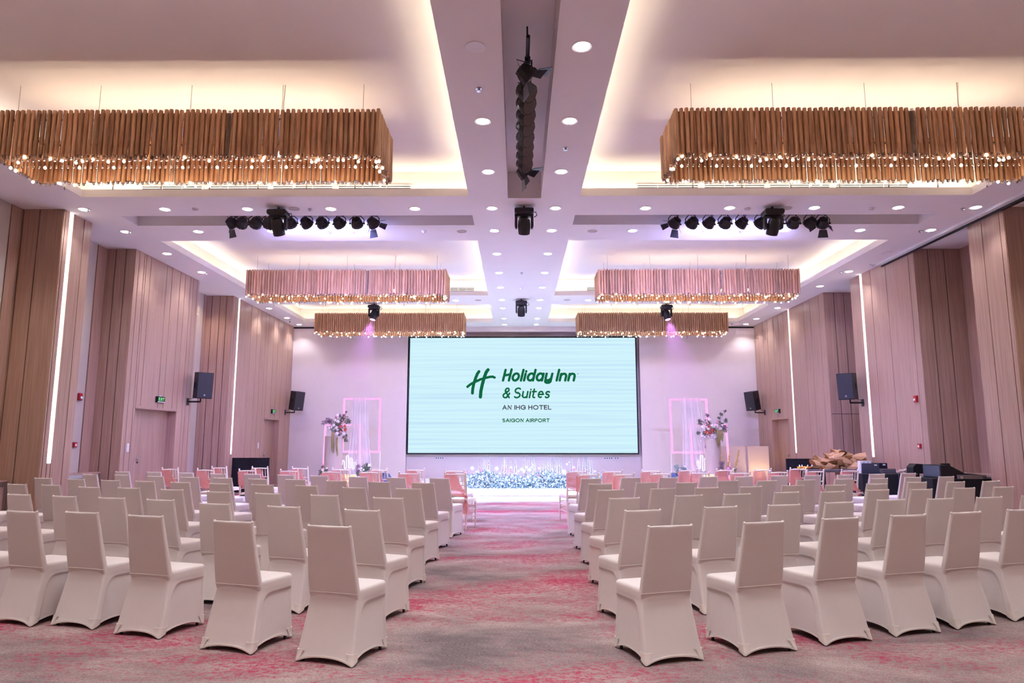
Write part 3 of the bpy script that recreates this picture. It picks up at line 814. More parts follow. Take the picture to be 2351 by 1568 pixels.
# ------------------------------------------------------------------ covered banquet chairs
COVERED = {'left':[[(-1.268,4.791),(-2.024,5.055),(-2.849,5.427),(-3.497,5.68),(-4.036,5.761),(-4.707,5.996)],[(-1.289,5.883),(-2.045,6.191),(-2.765,6.462),(-3.478,6.88),(-4.095,7.119),(-4.705,7.319),(-5.348,7.554),(-5.971,7.779)],[(-1.301,7.128),(-2.039,7.468),(-2.726,7.712),(-3.368,7.96),(-4.076,8.315),(-4.749,8.605),(-5.323,8.749),(-6.078,9.163),(-6.655,9.346),(-7.29,9.593)],[(-1.308,8.495),(-2.013,8.702),(-2.71,9.06),(-3.344,9.248),(-4.02,9.5),(-4.665,9.742),(-5.307,10.026),(-5.938,10.257),(-6.642,10.573),(-7.343,10.868)],[(-1.287,9.649),(-1.937,9.887),(-2.608,10.172),(-3.313,10.517),(-3.941,10.683),(-4.574,10.927),(-5.198,11.162),(-5.883,11.429),(-6.715,11.937),(-7.362,12.099)],[(-1.201,10.88),(-1.897,11.044),(-2.552,11.277),(-3.261,11.606),(-3.906,11.872),(-4.583,12.167),(-5.233,12.285),(-5.982,12.688),(-6.732,13.008),(-7.378,13.115)]],'right':[[(1.037,4.825),(1.746,5.043),(2.402,5.298),(3.03,5.52),(3.615,5.744),(4.238,5.978)],[(1.044,5.885),(1.776,6.192),(2.404,6.395),(3.016,6.653),(3.655,6.946),(4.221,7.09),(4.82,7.258),(5.421,7.46)],[(1.081,7.129),(1.81,7.465),(2.384,7.673),(3.025,7.952),(3.581,8.055),(4.236,8.325),(4.807,8.439),(5.473,8.682),(6.093,8.889),(6.712,9.077)],[(1.101,8.322),(1.764,8.548),(2.336,8.714),(2.944,8.914),(3.574,9.168),(4.162,9.255),(4.821,9.5),(5.587,9.894),(6.19,9.999),(6.799,10.167)],[(1.116,9.464),(1.794,9.784),(2.344,9.787),(3.04,10.196),(3.625,10.262),(4.275,10.469),(4.946,10.71),(5.569,10.89),(6.294,11.251),(6.94,11.443)],[(1.136,10.807),(1.788,11.084),(2.389,11.128),(3.085,11.379),(3.671,11.426),(4.353,11.728),(4.942,11.814),(5.593,12.048),(6.262,12.301),(6.989,12.633)]]}
SPINDLE = {'left':[[(-1.03,11.76),(-1.83,11.92),(-2.61,12.45),(-3.31,12.54),(-4.21,12.98),(-5.06,13.16),(-5.96,13.42),(-6.84,13.82)],[(-1.14,12.85),(-1.94,13.44),(-2.64,13.41),(-3.41,13.61),(-4.4,14.23),(-5.29,14.43),(-6.19,14.57)]],'right':[[(1.17,11.53),(1.76,11.57),(2.42,11.85),(3.14,12.1),(3.84,12.11),(4.64,12.51),(5.43,12.84),(6.2,13.15)],[(1.09,12.69),(1.73,12.69),(2.46,12.91),(3.23,13.29),(3.94,13.34),(4.7,13.47),(5.56,13.95)]]}
def smooth(a, b, x):
    t = min(1, max(0, (x - a) / (b - a))); return t * t * (3 - 2 * t)
def corner(i, z):
    k = min(z, .42) / .42
    rx, ry = .222 + (.188 - .222) * k, -.235 + (.105) * k ** .9
    fx, fy = .222 + (.205 - .222) * k, .235 - .012 * k
    return [Vector((-rx, ry, 0)), Vector((rx, ry, 0)), Vector((fx, fy, 0)), Vector((-fx, fy, 0))][i]
TS = (.025, .05, .08, .105, .12, .135, .15, .165, .185, .22, .27, .33, .4, .5, .6, .67, .73, .78, .815, .835, .85, .865, .88, .895, .92, .95, .975)
ARCH = (.036, .05, .05, .05); INSET = (.012, .017, .014, .017)
def hem_z(side, t):
    return .006 + ARCH[side] * (1 - abs(2 * t - 1) ** 2.4)
def skirt_pt(side, t, z, extra=0):
    a, b = corner(side, z), corner((side + 1) % 4, z)
    p = a.lerp(b, t); n = Vector((b.y - a.y, -(b.x - a.x), 0)).normalized()      # outward
    if side == 0: w = (1 - smooth(.33, .41, z)) * (1 - abs(2 * t - 1) ** 5)
    else:
        # the cloth is drawn in below the seat frame inside a rounded outline
        u = (t if side == 1 else 1 - t if side == 3 else min(t, 1 - t)) * .46
        if side == 2: u += .02
        rc_ = .10; dx, dz = (.062 + rc_) - u, z - (.372 - rc_)
        sd = math.hypot(max(dx, 0), max(dz, 0)) + min(max(dx, dz), 0) - rc_
        w = smooth(.006, -.016, sd) if sd > -.016 else 1.0
        w = 1 - min(1, max(0, (sd + .016) / .022)); w = w * w * (3 - 2 * w)
        if side != 2: w *= 1 - smooth(.93, 1.0, t if side == 1 else 1 - t)
    ins = INSET[side] * w * smooth(-.02, .05, z) - .006 * smooth(.38, .42, z) * (1 - abs(2 * t - 1) ** 6)
    p = p - n * (ins - extra)
    # round the corner a touch
    e = max(0, 1 - min(t, 1 - t) / .09)
    p = p - n * .006 * e * e
    p.z = z
    return p
VS = (0, .03, .08, .16, .26, .36, .46, .54, .6, .65, .69, .72, .745, .77, .79, .81, .83, .85, .87, .9, .94, .97, 1)
def seat_cover():
    mb = MB(); rows = []
    for v in VS:
        row = []
        for s in range(4):
            for t in TS:
                z0 = hem_z(s, t); row.append(skirt_pt(s, t, z0 + (.452 - z0) * v))
        rows.append(row)
    c = Vector((0, .045, 0))
    for (k, z) in ((.975, .463), (.93, .469), (.8, .473), (.4, .476)):
        rows.append([Vector((c.x + (p.x - c.x) * k, c.y + (p.y - c.y) * k, z)) for p in rows[len(VS) - 1]])
    n = len(rows[0]); vs = [p for r_ in rows for p in r_]
    fs = [(i * n + k, i * n + (k + 1) % n, (i + 1) * n + (k + 1) % n, (i + 1) * n + k) for i in range(len(rows) - 1) for k in range(n)]
    vs.append(Vector((c.x, c.y, .4765))); m = (len(rows) - 1) * n
    fs += [(m + k, m + (k + 1) % n, len(vs) - 1) for k in range(n)]
    return mb.add(vs, fs)
BACK = ((.372, -.118, .176, .034), (.385, -.128, .184, .046), (.41, -.139, .190, .05), (.45, -.150, .1915, .048), (.55, -.172, .1875, .044), (.66, -.193, .1815, .040), (.78, -.215, .1745, .036),
        (.86, -.230, .1695, .033), (.878, -.2335, .1695, .032), (.886, -.2335, .167, .026))
def backrest():
    rows = []
    for (z, y, hw, th) in BACK:
        row = []; r_ = min(.014, th * .45)
        yr, yf = y, y + th
        for (cx_, cy_, a0) in ((hw - r_, yr + r_, -90), (hw - r_, yf - r_, 0), (-hw + r_, yf - r_, 90), (-hw + r_, yr + r_, 180)):
            for k in range(4):
                a = R(a0 + 30 * k)
                row.append((cx_ + r_ * math.cos(a), cy_ + r_ * math.sin(a)))
        # extra points along the wide faces
        full = []
        for i, p in enumerate(row):
            full.append(p); q = row[(i + 1) % len(row)]
            if abs(p[0] - q[0]) > .1:
                for k in range(1, 6): full.append((p[0] + (q[0] - p[0]) * k / 6, p[1] + (q[1] - p[1]) * k / 6))
        rows.append([Vector((px, py + (.006 * (1 - (px / hw) ** 2) if py < y + th / 2 else 0), z - (.006 * (1 - (px / hw) ** 2) ** .5 if z > .85 and abs(px) < hw else 0))) for (px, py) in full])
    n = len(rows[0]); vs = [p for r_ in rows for p in r_]
    fs = [(i * n + k, i * n + (k + 1) % n, (i + 1) * n + (k + 1) % n, (i + 1) * n + k) for i in range(len(rows) - 1) for k in range(n)]
    z, y, hw, th = BACK[-1]
    vs.append(Vector((0, y + th / 2, z + .001))); m = (len(rows) - 1) * n
    fs += [(m + k, m + (k + 1) % n, len(vs) - 1) for k in range(n)]
    fs.append(tuple(reversed(range(n))))
    mb = MB().add(vs, fs)
    for s in (-1, 1): mb.ball((s * .163, y + .016, .882), .011, 8, 5)          # cloth bunched over the top corners
    return mb
cv = {}
cv['seat_cover'] = seat_cover().mesh('seat_cover', M['cover'], True, 75)
cv['backrest_cover'] = backrest().mesh('backrest_cover', M['cover'], True, 60)
hm = MB(); loop = [skirt_pt(s, t, hem_z(s, t), .001) for s in range(4) for t in TS]
n_ = len(loop); vs_ = []; fs_ = []
for i, p in enumerate(loop):
    c2 = Vector((p.x, p.y, 0)).normalized()
    for (o_, dz) in ((.0025, -.004), (.0025, .007), (-.004, .007), (-.004, -.004)): vs_.append(p + c2 * o_ + Vector((0, 0, dz)))
for i in range(n_):
    j = (i + 1) % n_
    for k in range(4): fs_.append((i * 4 + k, j * 4 + k, j * 4 + (k + 1) % 4, i * 4 + (k + 1) % 4))
cv['hem'] = hm.add(vs_, fs_).mesh('hem', M['hem'], True, 60)
sm = MB(); pts = []
for k in range(15):
    x = -.191 + .382 * k / 14
    pts.append((x, -.1475 + (.006 * (1 - (x / .191) ** 2)) - .0015 + .004 * (abs(x) / .191) ** 8, .437))
cv['seam'] = sm.tube(pts, .0028, 5).mesh('seam', M['hem'], True)
def pocket(i):
    """cloth pocket over one foot"""
    def P(side, t, z, e): return skirt_pt(side, t, max(z, hem_z(side, t)), e)
    a, b = (i + 3) % 4, i                     # sides meeting at corner i: a ends here, b starts here
    rows = []
    for (z, w, e) in ((.006, .06, .004), (.03, .075, .0045), (.06, .10, .006), (.078, .13, .009)):
        rows.append([P(a, 1 - w, z, e), P(a, 1 - w * .5, z, e), P(a, .978, z, e), P(b, .022, z, e), P(b, w * .5, z, e), P(b, w, z, e)])
    mb = MB().grid(rows)
    inner = [[p + Vector((-p.x, -p.y, 0)).normalized() * .006 for p in rows[-1]]]
    mb.grid([rows[-1], inner[0]])
    return mb
POCKETS = [pocket(i).mesh('foot_pocket', M['hem'], True, 50) for i in range(4)]
def leg_me(i):
    a, b = corner(i, 0), corner(i, .40)
    f_ = .82
    return MB().tube([(a.x * f_, a.y * f_, 0), (b.x * f_, b.y * f_, .41)], .011, 8).mesh('leg', M['black'], True, 50)
LEGS = [leg_me(i) for i in range(4)]
def covered_chair():
    o = thing('banquet_chair', '', 'chair')
    for k in ('seat_cover', 'backrest_cover'): inst(k, cv[k], o)
    sc_ = [c for c in o.children if c.name.startswith('seat_cover')][0]
    inst('hem', cv['hem'], sc_)
    for m_ in POCKETS: inst('foot_pocket', m_, sc_)
    inst('seam', cv['seam'], [c for c in o.children if c.name.startswith('backrest')][0])
    for m_ in LEGS: inst('leg', m_, o)
    return o
proto = covered_chair(); first = True
ROWN = ['row nearest the camera', 'second row from the camera', 'third row from the camera', 'fourth row from the camera', 'fifth row from the camera', 'sixth row from the camera']
rc = random.Random(5)
for side, sg in (('left', -1), ('right', 1)):
    for r_, row in enumerate(COVERED[side]):
        for k, (x, y) in enumerate(row):
            o = proto if first else copy_tree(proto); first = False
            yaw = R(sg * 19 + rc.uniform(-2.0, 2.0))
            # the measured point is the middle of the top edge: local (0, -.218)
            o.location = (x - math.sin(yaw) * .218, y + math.cos(yaw) * .218, 0)
            o.rotation_euler = (0, 0, yaw)
            o['label'] = 'white stretch-covered chair, %s the aisle, %s, %s block' % ('next to' if k == 0 else ORD[k] + ' from', ROWN[r_], side)
            o['group'] = 'white covered chairs, %s block' % side

# ------------------------------------------------------------------ ivory spindle-back chairs with pink sashes
def sheer_mat(name, rgb, a, sc=8):
    m = bpy.data.materials.new(name); m.use_nodes = True
    t = m.node_tree; t.nodes.remove(t.nodes['Principled BSDF'])
    d = nm_(t, 'ShaderNodeBsdfDiffuse'); tl = nm_(t, 'ShaderNodeBsdfTranslucent'); tp = nm_(t, 'ShaderNodeBsdfTransparent')
    tc = nm_(t, 'ShaderNodeTexCoord'); nz = nm_(t, 'ShaderNodeTexNoise'); nz.inputs['Scale'].default_value = sc
    t.links.new(tc.outputs['Object'], nz.inputs['Vector'])
    r_ = ramp(t, [(.3, tuple(x * .9 for x in lin(*rgb)[:3]) + (1,)), (.7, lin(*rgb))]); t.links.new(nz.outputs['Fac'], r_.inputs['Fac'])
    for n in (d, tl): t.links.new(r_.outputs['Color'], n.inputs['Color'])
    m1 = nm_(t, 'ShaderNodeMixShader'); m1.inputs[0].default_value = .45; t.links.new(d.outputs[0], m1.inputs[1]); t.links.new(tl.outputs[0], m1.inputs[2])
    m2 = nm_(t, 'ShaderNodeMixShader'); m2.inputs[0].default_value = a; t.links.new(tp.outputs[0], m2.inputs[1]); t.links.new(m1.outputs[0], m2.inputs[2])
    t.links.new(m2.outputs[0], t.nodes['Material Output'].inputs['Surface'])
    return m
M['sash'] = sheer_mat('pink_organza', (246, 166, 160), .5)
def spindle_parts():
    P = []
    W = .178
    def post(s): return [(s * .175, -.205, 0), (s * .178, -.185, .25), (s * .18, -.19, .45), (s * W, -.215, .68), (s * W, -.25, .90), (s * W, -.252, .915), (s * W, -.254, .93), (s * W, -.256, .942)]
    for s in (-1, 1):
        P.append(('rear_leg', MB().tube(post(s), [.012, .015, .017, .016, .0155, .011, .0165, .008], 8), 'chairwood'))
    for s in (-1, 1):
        P.append(('front_leg', MB().tube([(s * .195, .2, 0), (s * .195, .195, .2), (s * .195, .19, .43)], [.011, .015, .017], 8), 'chairwood'))
    P.append(('seat_frame', MB().prism([(-.18, .43), (.18, .43), (.18, .455), (-.18, .455)], -.2, .0).add([(-.18, -.2, .43), (.18, -.2, .43), (.21, .21, .43), (-.21, .21, .43), (-.18, -.2, .456), (.18, -.2, .456), (.21, .21, .456), (-.21, .21, .456)],
              [(0, 3, 2, 1), (4, 5, 6, 7), (0, 1, 5, 4), (1, 2, 6, 5), (2, 3, 7, 6), (3, 0, 4, 7)]), 'chairwood'))
    P.append(('cushion', MB().add([(-.175, -.19, .457), (.175, -.19, .457), (.205, .205, .457), (-.205, .205, .457), (-.17, -.185, .49), (.17, -.185, .49), (.2, .2, .49), (-.2, .2, .49), (-.13, -.14, .497), (.13, -.14, .497), (.15, .15, .497), (-.15, .15, .497)],
              [(3, 2, 1, 0), (0, 1, 5, 4), (1, 2, 6, 5), (2, 3, 7, 6), (3, 0, 4, 7), (4, 5, 9, 8), (5, 6, 10, 9), (6, 7, 11, 10), (7, 4, 8, 11), (8, 9, 10, 11)]), 'cushion'))
    def yb(z): return -.215 + (z - .68) * (-.035 / .22)
    for nme, z in (('top_rail', .895), ('middle_rail', .725), ('lower_rail', .655), ('lower_rail', .575)):
        P.append((nme, MB().tube([(-W, yb(z), z), (0, yb(z) - .004, z + (.006 if nme == 'top_rail' else 0)), (W, yb(z), z)], .0115 if nme == 'top_rail' else .0095, 7), 'chairwood'))
    for k in range(5):
        x = -W + 2 * W * (k + 1) / 6
        P.append(('spindle', MB().tube([(x, yb(.725), .725), (x, yb(.81), .81), (x, yb(.895), .895)], [.007, .009, .007], 6), 'chairwood'))
    for z in (.20, .31):
        for s in (-1, 1): P.append(('stretcher', MB().tube([(s * .178, -.19, z), (s * .195, .195, z)], .009, 6), 'chairwood'))
    for z in (.25, .36):
        P.append(('stretcher', MB().tube([(-.195, .195, z), (.195, .195, z)], .009, 6), 'chairwood'))
        P.append(('stretcher', MB().tube([(-.178, -.188, z), (.178, -.188, z)], .009, 6), 'chairwood'))
    # sash
    def sheet(off, ph):
        rows = []
        for j in range(9):
            v = j / 8; row = []
            for i in range(19):
                u = i / 18
                up = (-.195 + .215 * min(1, u / .52), .885) if u < .52 else (.02 + .165 * (u - .52) / .48, .885 - .345 * ((u - .52) / .48) ** .8)
                dn = (-.195 + .38 * u, .64 - .11 * u - .03 * math.sin(math.pi * u))
                x = up[0] + (dn[0] - up[0]) * v; z = up[1] + (dn[1] - up[1]) * v
                yy = yb(z) + off + .006 * math.sin(v * 19 + u * 6 + ph) * (.4 + u) * (1 if off > 0 else -1)
                row.append((x, yy, z))
            rows.append(row)
        return rows
    mb = MB().grid(sheet(-.028, 0)).grid(sheet(.026, 1.3))
    b, f_ = sheet(-.028, 0), sheet(.026, 1.3)
    mb.grid([[r_[0] for r_ in b], [(r_[0][0] - .012, (r_[0][1] + q[0][1]) / 2, r_[0][2]) for r_, q in zip(b, f_)], [q[0] for q in f_]])
    P.append(('sash', mb, 'sash'))
    kn = MB().ball((.185, -.235, .525), .034, 10, 6, (1, .8, 1.1))
    P.append(('sash_knot', kn, 'sash'))
    tl = MB()
    for (x1, w0) in ((.16, .02), (.215, .018)):
        rows = []
        for j in range(8):
            v = j / 7
            row = []
            for i in range(7):
                u = i / 6 - .5
                row.append((.185 + (x1 - .185) * v + u * (.03 + .10 * v), -.235 - .01 + .012 * math.sin(u * 12 + v * 3) - .01 * v, .51 - .25 * v))
            rows.append(row)
        tl.grid(rows)
    P.append(('sash_tail', tl, 'sash'))
    P.append(('bow', MB().tube([(.185, -.27, .50), (.225, -.275, .515), (.255, -.27, .48), (.225, -.275, .485), (.185, -.27, .50), (.15, -.275, .515), (.12, -.27, .485), (.15, -.275, .487), (.185, -.27, .50)], .006, 5), 'hem'))
    return P
sp_proto = thing('spindle_chair', '', 'chair')
made = {}
for (nme, mb, mt) in spindle_parts():
    parent = made['sash'] if nme in ('sash_knot', 'sash_tail', 'bow') else sp_proto
    made[nme] = mb.build(nme, M[mt], parent, True, 50)
first = True
for side, sg in (('left', -1), ('right', 1)):
    for r_, row in enumerate(SPINDLE[side]):
        for k, (x, y) in enumerate(row):
            o = sp_proto if first else copy_tree(sp_proto); first = False
            yaw = R(sg * 15 + rc.uniform(-2, 2))
            o.location = (x - math.sin(yaw) * .256, y + math.cos(yaw) * .256, 0)
            o.rotation_euler = (0, 0, yaw)
            o['label'] = 'ivory spindle chair with pink sash, %s the aisle, %s spindle row, %s block' % ('next to' if k == 0 else ORD[k] + ' from', 'nearer' if r_ == 0 else 'further', side)
            o['group'] = 'ivory spindle chairs, %s block' % side

# ------------------------------------------------------------------ stage and screen
M['stage_top'] = mat('white_vinyl', (236, 240, 244), .22, var=.02, scale=2)
M['stage_skirt'] = mat('white_skirt_cloth', (236, 236, 242), .7, var=.03)
SX0, SX1, SY0, SZ = -6.75, 6.72, 17.2, .15
st = thing('stage_platform', 'low white stage platform in front of the screen', 'stage', ((SX0 + SX1) / 2, SY0, 0))
hw = (SX1 - SX0) / 2
MB().box(-hw, hw, .02, YB - SY0 - .01, 0, SZ - .012).build('deck', M['stage_skirt'], st)
MB().box(-hw - .01, hw + .01, 0, YB - SY0 - .01, SZ - .012, SZ).build('top_sheet', M['stage_top'], st)
rows = []
for j in range(4):
    z = (SZ - .012) * (1 - j / 3)
    rows.append([(-hw + 2 * hw * i / 160, .012 - .014 * (j / 3) * (1 + math.sin(i * .9) * .5 + math.sin(i * 2.3) * .4), max(z, .001)) for i in range(161)])
MB().grid(rows).build('front_skirt', M['stage_skirt'], st, True)

YS = 25.06
def screen_mat():
    m = bpy.data.materials.new('led_screen_picture'); m.use_nodes = True
    t = m.node_tree; t.nodes.remove(t.nodes['Principled BSDF'])
    e = nm_(t, 'ShaderNodeEmission'); g = nm_(t, 'ShaderNodeNewGeometry')
    mp = nm_(t, 'ShaderNodeMapping'); mp.inputs['Scale'].default_value = (.12, 1, 9); t.links.new(g.outputs['Position'], mp.inputs['Vector'])
    n1 = nm_(t, 'ShaderNodeTexNoise'); n1.inputs['Scale'].default_value = 1.6; n1.inputs['Detail'].default_value = 3; t.links.new(mp.outputs['Vector'], n1.inputs['Vector'])
    wv = nm_(t, 'ShaderNodeTexWave', bands_direction='Z'); wv.inputs['Scale'].default_value = 2.1; wv.inputs['Distortion'].default_value = 1.2; wv.inputs['Detail'].default_value = 1; wv.inputs['Detail Scale'].default_value = .4
    t.links.new(g.outputs['Position'], wv.inputs['Vector'])
    ad = nm_(t, 'ShaderNodeMath', operation='MULTIPLY_ADD'); ad.inputs[1].default_value = .14; t.links.new(wv.outputs['Fac'], ad.inputs[0]); t.links.new(n1.outputs['Fac'], ad.inputs[2])
    r_ = ramp(t, [(.35, lin(197, 229, 250)), (.56, lin(206, 241, 252)), (.75, lin(212, 245, 253))])
    t.links.new(ad.outputs[0], r_.inputs['Fac']); t.links.new(r_.outputs['Color'], e.inputs['Color']); e.inputs['Strength'].default_value = .38
    t.links.new(e.outputs[0], t.nodes['Material Output'].inputs['Surface'])
    return m
M['screen'] = screen_mat()
M['logo_green'] = glow('screen_green', (18, 104, 66), .38)
M['logo_grey'] = glow('screen_grey', (84, 88, 102), .38)
a, b = on_y(942, 776, YS), on_y(1464.5, 1040, YS)
sx0, sx1, sz1, sz0 = a.x, b.x, a.z, b.z
scr = thing('led_screen', 'huge glowing LED screen showing a green hotel logo', 'screen', ((sx0 + sx1) / 2, YS, sz0))
w2 = (sx1 - sx0) / 2; hh = sz1 - sz0
MB().box(-w2 - .04, w2 + .04, .012, .238, -.04, hh + .04).build('housing', M['black'], scr)
MB().box(-w2, w2, 0, .012, 0, hh).build('display', M['screen'], scr)
MB().box(-w2 - .05, -w2, -.005, .05, -.05, hh + .05).box(w2, w2 + .05, -.005, .05, -.05, hh + .05).box(-w2, w2, -.005, .05, -.05, 0).box(-w2, w2, -.005, .05, hh, hh + .05).build('bezel', M['dark_metal'], scr)

# stroke lettering: flat ribbons with round ends
def ellipse(cx_, cy_, rx, ry, a0, a1, n=14):
    return [(cx_ + rx * math.cos(R(a0 + (a1 - a0) * i / n)), cy_ + ry * math.sin(R(a0 + (a1 - a0) * i / n))) for i in range(n + 1)]
GL = {
 'A': (.72, [[(0, 0), (.36, 1), (.72, 0)], [(.13, .34), (.59, .34)]]), 'N': (.66, [[(0, 0), (0, 1), (.66, 0), (.66, 1)]]), 'I': (.0, [[(0, 0), (0, 1)]]),
 'H': (.64, [[(0, 0), (0, 1)], [(.64, 0), (.64, 1)], [(0, .52), (.64, .52)]]), 'G': (.82, [ellipse(.46, .5, .46, .5, 42, 322, 18) + [(.84, .46), (.52, .46)]]),
 'O': (.92, [ellipse(.46, .5, .46, .5, 0, 360, 22)]), 'T': (.66, [[(0, 1), (.66, 1)], [(.33, 1), (.33, 0)]]), 'E': (.5, [[(.5, 1), (0, 1), (0, 0), (.5, 0)], [(0, .52), (.44, .52)]]),
 'L': (.5, [[(0, 1), (0, 0), (.5, 0)]]), 'S': (.56, [ellipse(.28, .75, .27, .25, 40, 270, 12) + ellipse(.28, .25, .28, .25, 90, -140, 12)]),
 'R': (.58, [[(0, 0), (0, 1), (.3, 1)] + ellipse(.3, .74, .26, .26, 90, -90, 10) + [(0, .48)], [(.3, .48), (.58, 0)]]), 'P': (.56, [[(0, 0), (0, 1), (.3, 1)] + ellipse(.3, .72, .26, .28, 90, -90, 10) + [(0, .44)]]),
 'X': (.6, [[(0, 0), (.6, 1)], [(0, 1), (.6, 0)]]), 'U': (.62, [[(0, 1), (0, .3)] + ellipse(.31, .31, .31, .31, 180, 360, 10) + [(.62, 1)]]), 'V': (.66, [[(0, 1), (.33, 0), (.66, 1)]]), 'Y': (.6, [[(0, 1), (.3, .5), (.6, 1)], [(.3, .5), (.3, 0)]]),
 'h1': (.5, [[(0, 0), (.0, 1)], [(.5, 0), (.5, 1.04)], [(0, .47), (.5, .58)]]),
 'o': (.5, [ellipse(.25, .33, .25, .33, 0, 360, 20)]), 'l': (.0, [[(0, 0), (0, 1)]]), 'i': (.0, [[(0, 0), (0, .62)], [(0, .84), (0, .87)]]),
 'd': (.5, [ellipse(.25, .33, .25, .33, 0, 360, 20), [(.5, 0), (.5, 1)]]), 'a': (.5, [ellipse(.25, .33, .25, .33, 0, 360, 20), [(.5, 0), (.5, .64)]]),
 'y': (.48, [[(0, .64), (0, .25)] + ellipse(.22, .24, .22, .23, 180, 300, 8) + [(.48, .2)], [(.48, .64), (.48, 0)] + ellipse(.25, -.05, .23, .17, 0, -185, 12) + [(.1, .02)]]),
 'n': (.46, [[(0, 0), (0, .62)], [(0, .36)] + ellipse(.23, .38, .23, .25, 170, 0, 10) + [(.46, 0)]]), 'u': (.46, [[(0, .64), (0, .24)] + ellipse(.22, .24, .22, .23, 180, 320, 8), [(.46, .64), (.46, 0)]]),
 't': (.3, [[(.06, .9), (.06, .2)] + ellipse(.2, .17, .14, .16, 180, 290, 6), [(-.08, .64), (.3, .64)]]), 'e': (.46, [[(.02, .34), (.44, .34)] + ellipse(.23, .34, .22, .31, 0, 300, 18)]),
 's': (.38, [ellipse(.2, .48, .18, .16, 40, 265, 10) + ellipse(.18, .17, .18, .17, 85, -150, 10)]),
 '&': (.62, [[(.64, 0), (.14, .68)] + ellipse(.3, .8, .17, .19, 215, -60, 12) + [(.1, .42)] + ellipse(.25, .24, .25, .24, 125, 300, 10) + [(.6, .46)]]),
}
def text_strokes(txt, gap, space=.4, caps=True):
    x = 0; out = []
    for ch in txt:
        if ch == ' ': x += space; continue
        w, st_ = GL['h1' if ch == 'H' and not caps else ch]
        for s in st_: out.append([(x + p[0], p[1]) for p in s])
        x += w + gap
    return out, x - gap
def ribbon(mb, pts, hw_, y, z_of, cap=6):
    """pts already in metres (x,z)"""
    n = len(pts); L_ = []; R_ = []
    for i in range(n):
        a = Vector(pts[max(i - 1, 0)]); b = Vector(pts[min(i + 1, n - 1)]); d = (b - a)
        d = d.normalized() if d.length > 1e-9 else Vector((0, 1))
        nn = Vector((-d.y, d.x)); p = Vector(pts[i])
        if 0 < i < n - 1:
            d1 = (p - Vector(pts[i - 1])).normalized(); c = max(.45, abs(nn.dot(Vector((-d1.y, d1.x)))))
        else: c = 1
        L_.append(p + nn * hw_ / c); R_.append(p - nn * hw_ / c)
    mb.grid([[(p.x, y, p.y) for p in R_], [(p.x, y, p.y) for p in L_]])
    for e in (pts[0], pts[-1]):
        c = [(e[0] + hw_ * math.cos(2 * math.pi * k / 12), y, e[1] + hw_ * math.sin(2 * math.pi * k / 12)) for k in range(12)]
        mb.add(c, [tuple(range(12))])
def lettering(parent, name, txt, box, weight, gap, mat_, shear=0, caps=True, y=-.003, origin=None, xscale=None, space=.4):
    """box = (x0, x1, z0, z1) in the parent's frame: cap height z0..z1, text fills x0..x1"""
    strokes, w = text_strokes(txt, gap, space, caps)
    x0, x1, z0, z1 = box; H = z1 - z0; hw_ = weight * H / 2
    ex = shear * H
    sxx = (x1 - x0 - 2 * hw_ - ex) / w
    mb = MB()
    for i, s in enumerate(strokes):
        pts = [(x0 + hw_ + p[0] * sxx + shear * p[1] * H, z0 + hw_ + p[1] * (H - 2 * hw_)) for p in s]
        ribbon(mb, pts, hw_, y - i * .00015, None)
    return mb.build(name, mat_, parent)
def sp_(px, py):
    p = on_y(px, py, YS); return (p.x - scr.location.x, p.z - sz0)
def sbox(px0, px1, pyb, pyt):
    p, q = sp_(px0, pyb), sp_(px1, pyt); return (p[0], q[0], p[1], q[1])
lettering(scr, 'lettering', 'Holiday Inn', sbox(1152, 1325.5, 876.3, 846.3), .185, .26, M['logo_green'], .2, False, space=.24)
lettering(scr, 'lettering', '& Suites', sbox(1152.5, 1266, 914.8, 889.3), .145, .27, M['logo_green'], .17, False, space=.22)
lettering(scr, 'lettering', 'AN IHG HOTEL', sbox(1153.3, 1266, 940.8, 929.8), .2, .3, M['logo_grey'])
lettering(scr, 'lettering', 'SAIGON AIRPORT', sbox(1153.3, 1262, 969.4, 960.6), .2, .3, M['logo_green'])
mb = MB()
for k, (pts, w_) in enumerate((([(1099.8, 853), (1096, 858), (1092, 868), (1088, 880), (1085.3, 893), (1084.7, 902.5)], 3.4),
                               ([(1120.5, 849), (1116.5, 854), (1111.5, 867), (1107.5, 882), (1104, 898), (1103, 911.3)], 3.8),
                               ([(1073.2, 888), (1080, 882.5), (1090, 877), (1103, 871), (1115, 867.5), (1125, 865.2), (1131, 864.8), (1135.5, 866.8)], 2.9))):
    P = [sp_(*p) for p in pts]
    ribbon(mb, P, w_ * YS / FPX, -.003 - k * .0003, None)
mb.build('emblem', M['logo_green'], scr)
d_ = sp_(1326.5, 858.5)
mb = MB(); mb.add([(d_[0] + .018 * math.cos(k), -.003, d_[1] + .018 * math.sin(k)) for k in (0, 1, 2, 3, 4, 5.2)], [tuple(range(6))]); mb.build('trademark_dot', M['logo_grey'], scr)

# sockets on the wall below the screen
def sockets(pxs, py, label):
    p0 = on_y(sum(pxs) / len(pxs), py, 25.3)
    o = thing('wall_socket', label, 'socket', (p0.x, 25.3, p0.z), 0, 'sockets under the screen')
    for px in pxs:
        x = on_y(px, py, 25.3).x - p0.x
        pl = MB().box(x - .035, x + .035, -.012, 0, -.04, .04).build('plate', M['white_metal'], o, bevel=.003)
        MB().box(x - .016, x + .016, -.014, -.011, -.02, .02).build('outlet', M['dark_slot'], pl)
sockets((1001.5, 1006.7, 1012, 1017), 1051.5, 'row of four white sockets under the left part of the screen')
sockets((1389, 1394.2, 1399.4, 1404.5), 1052, 'row of four white sockets under the right part of the screen')
sockets((1413, 1418.5), 1052, 'pair of white sockets right of the four sockets under the screen')

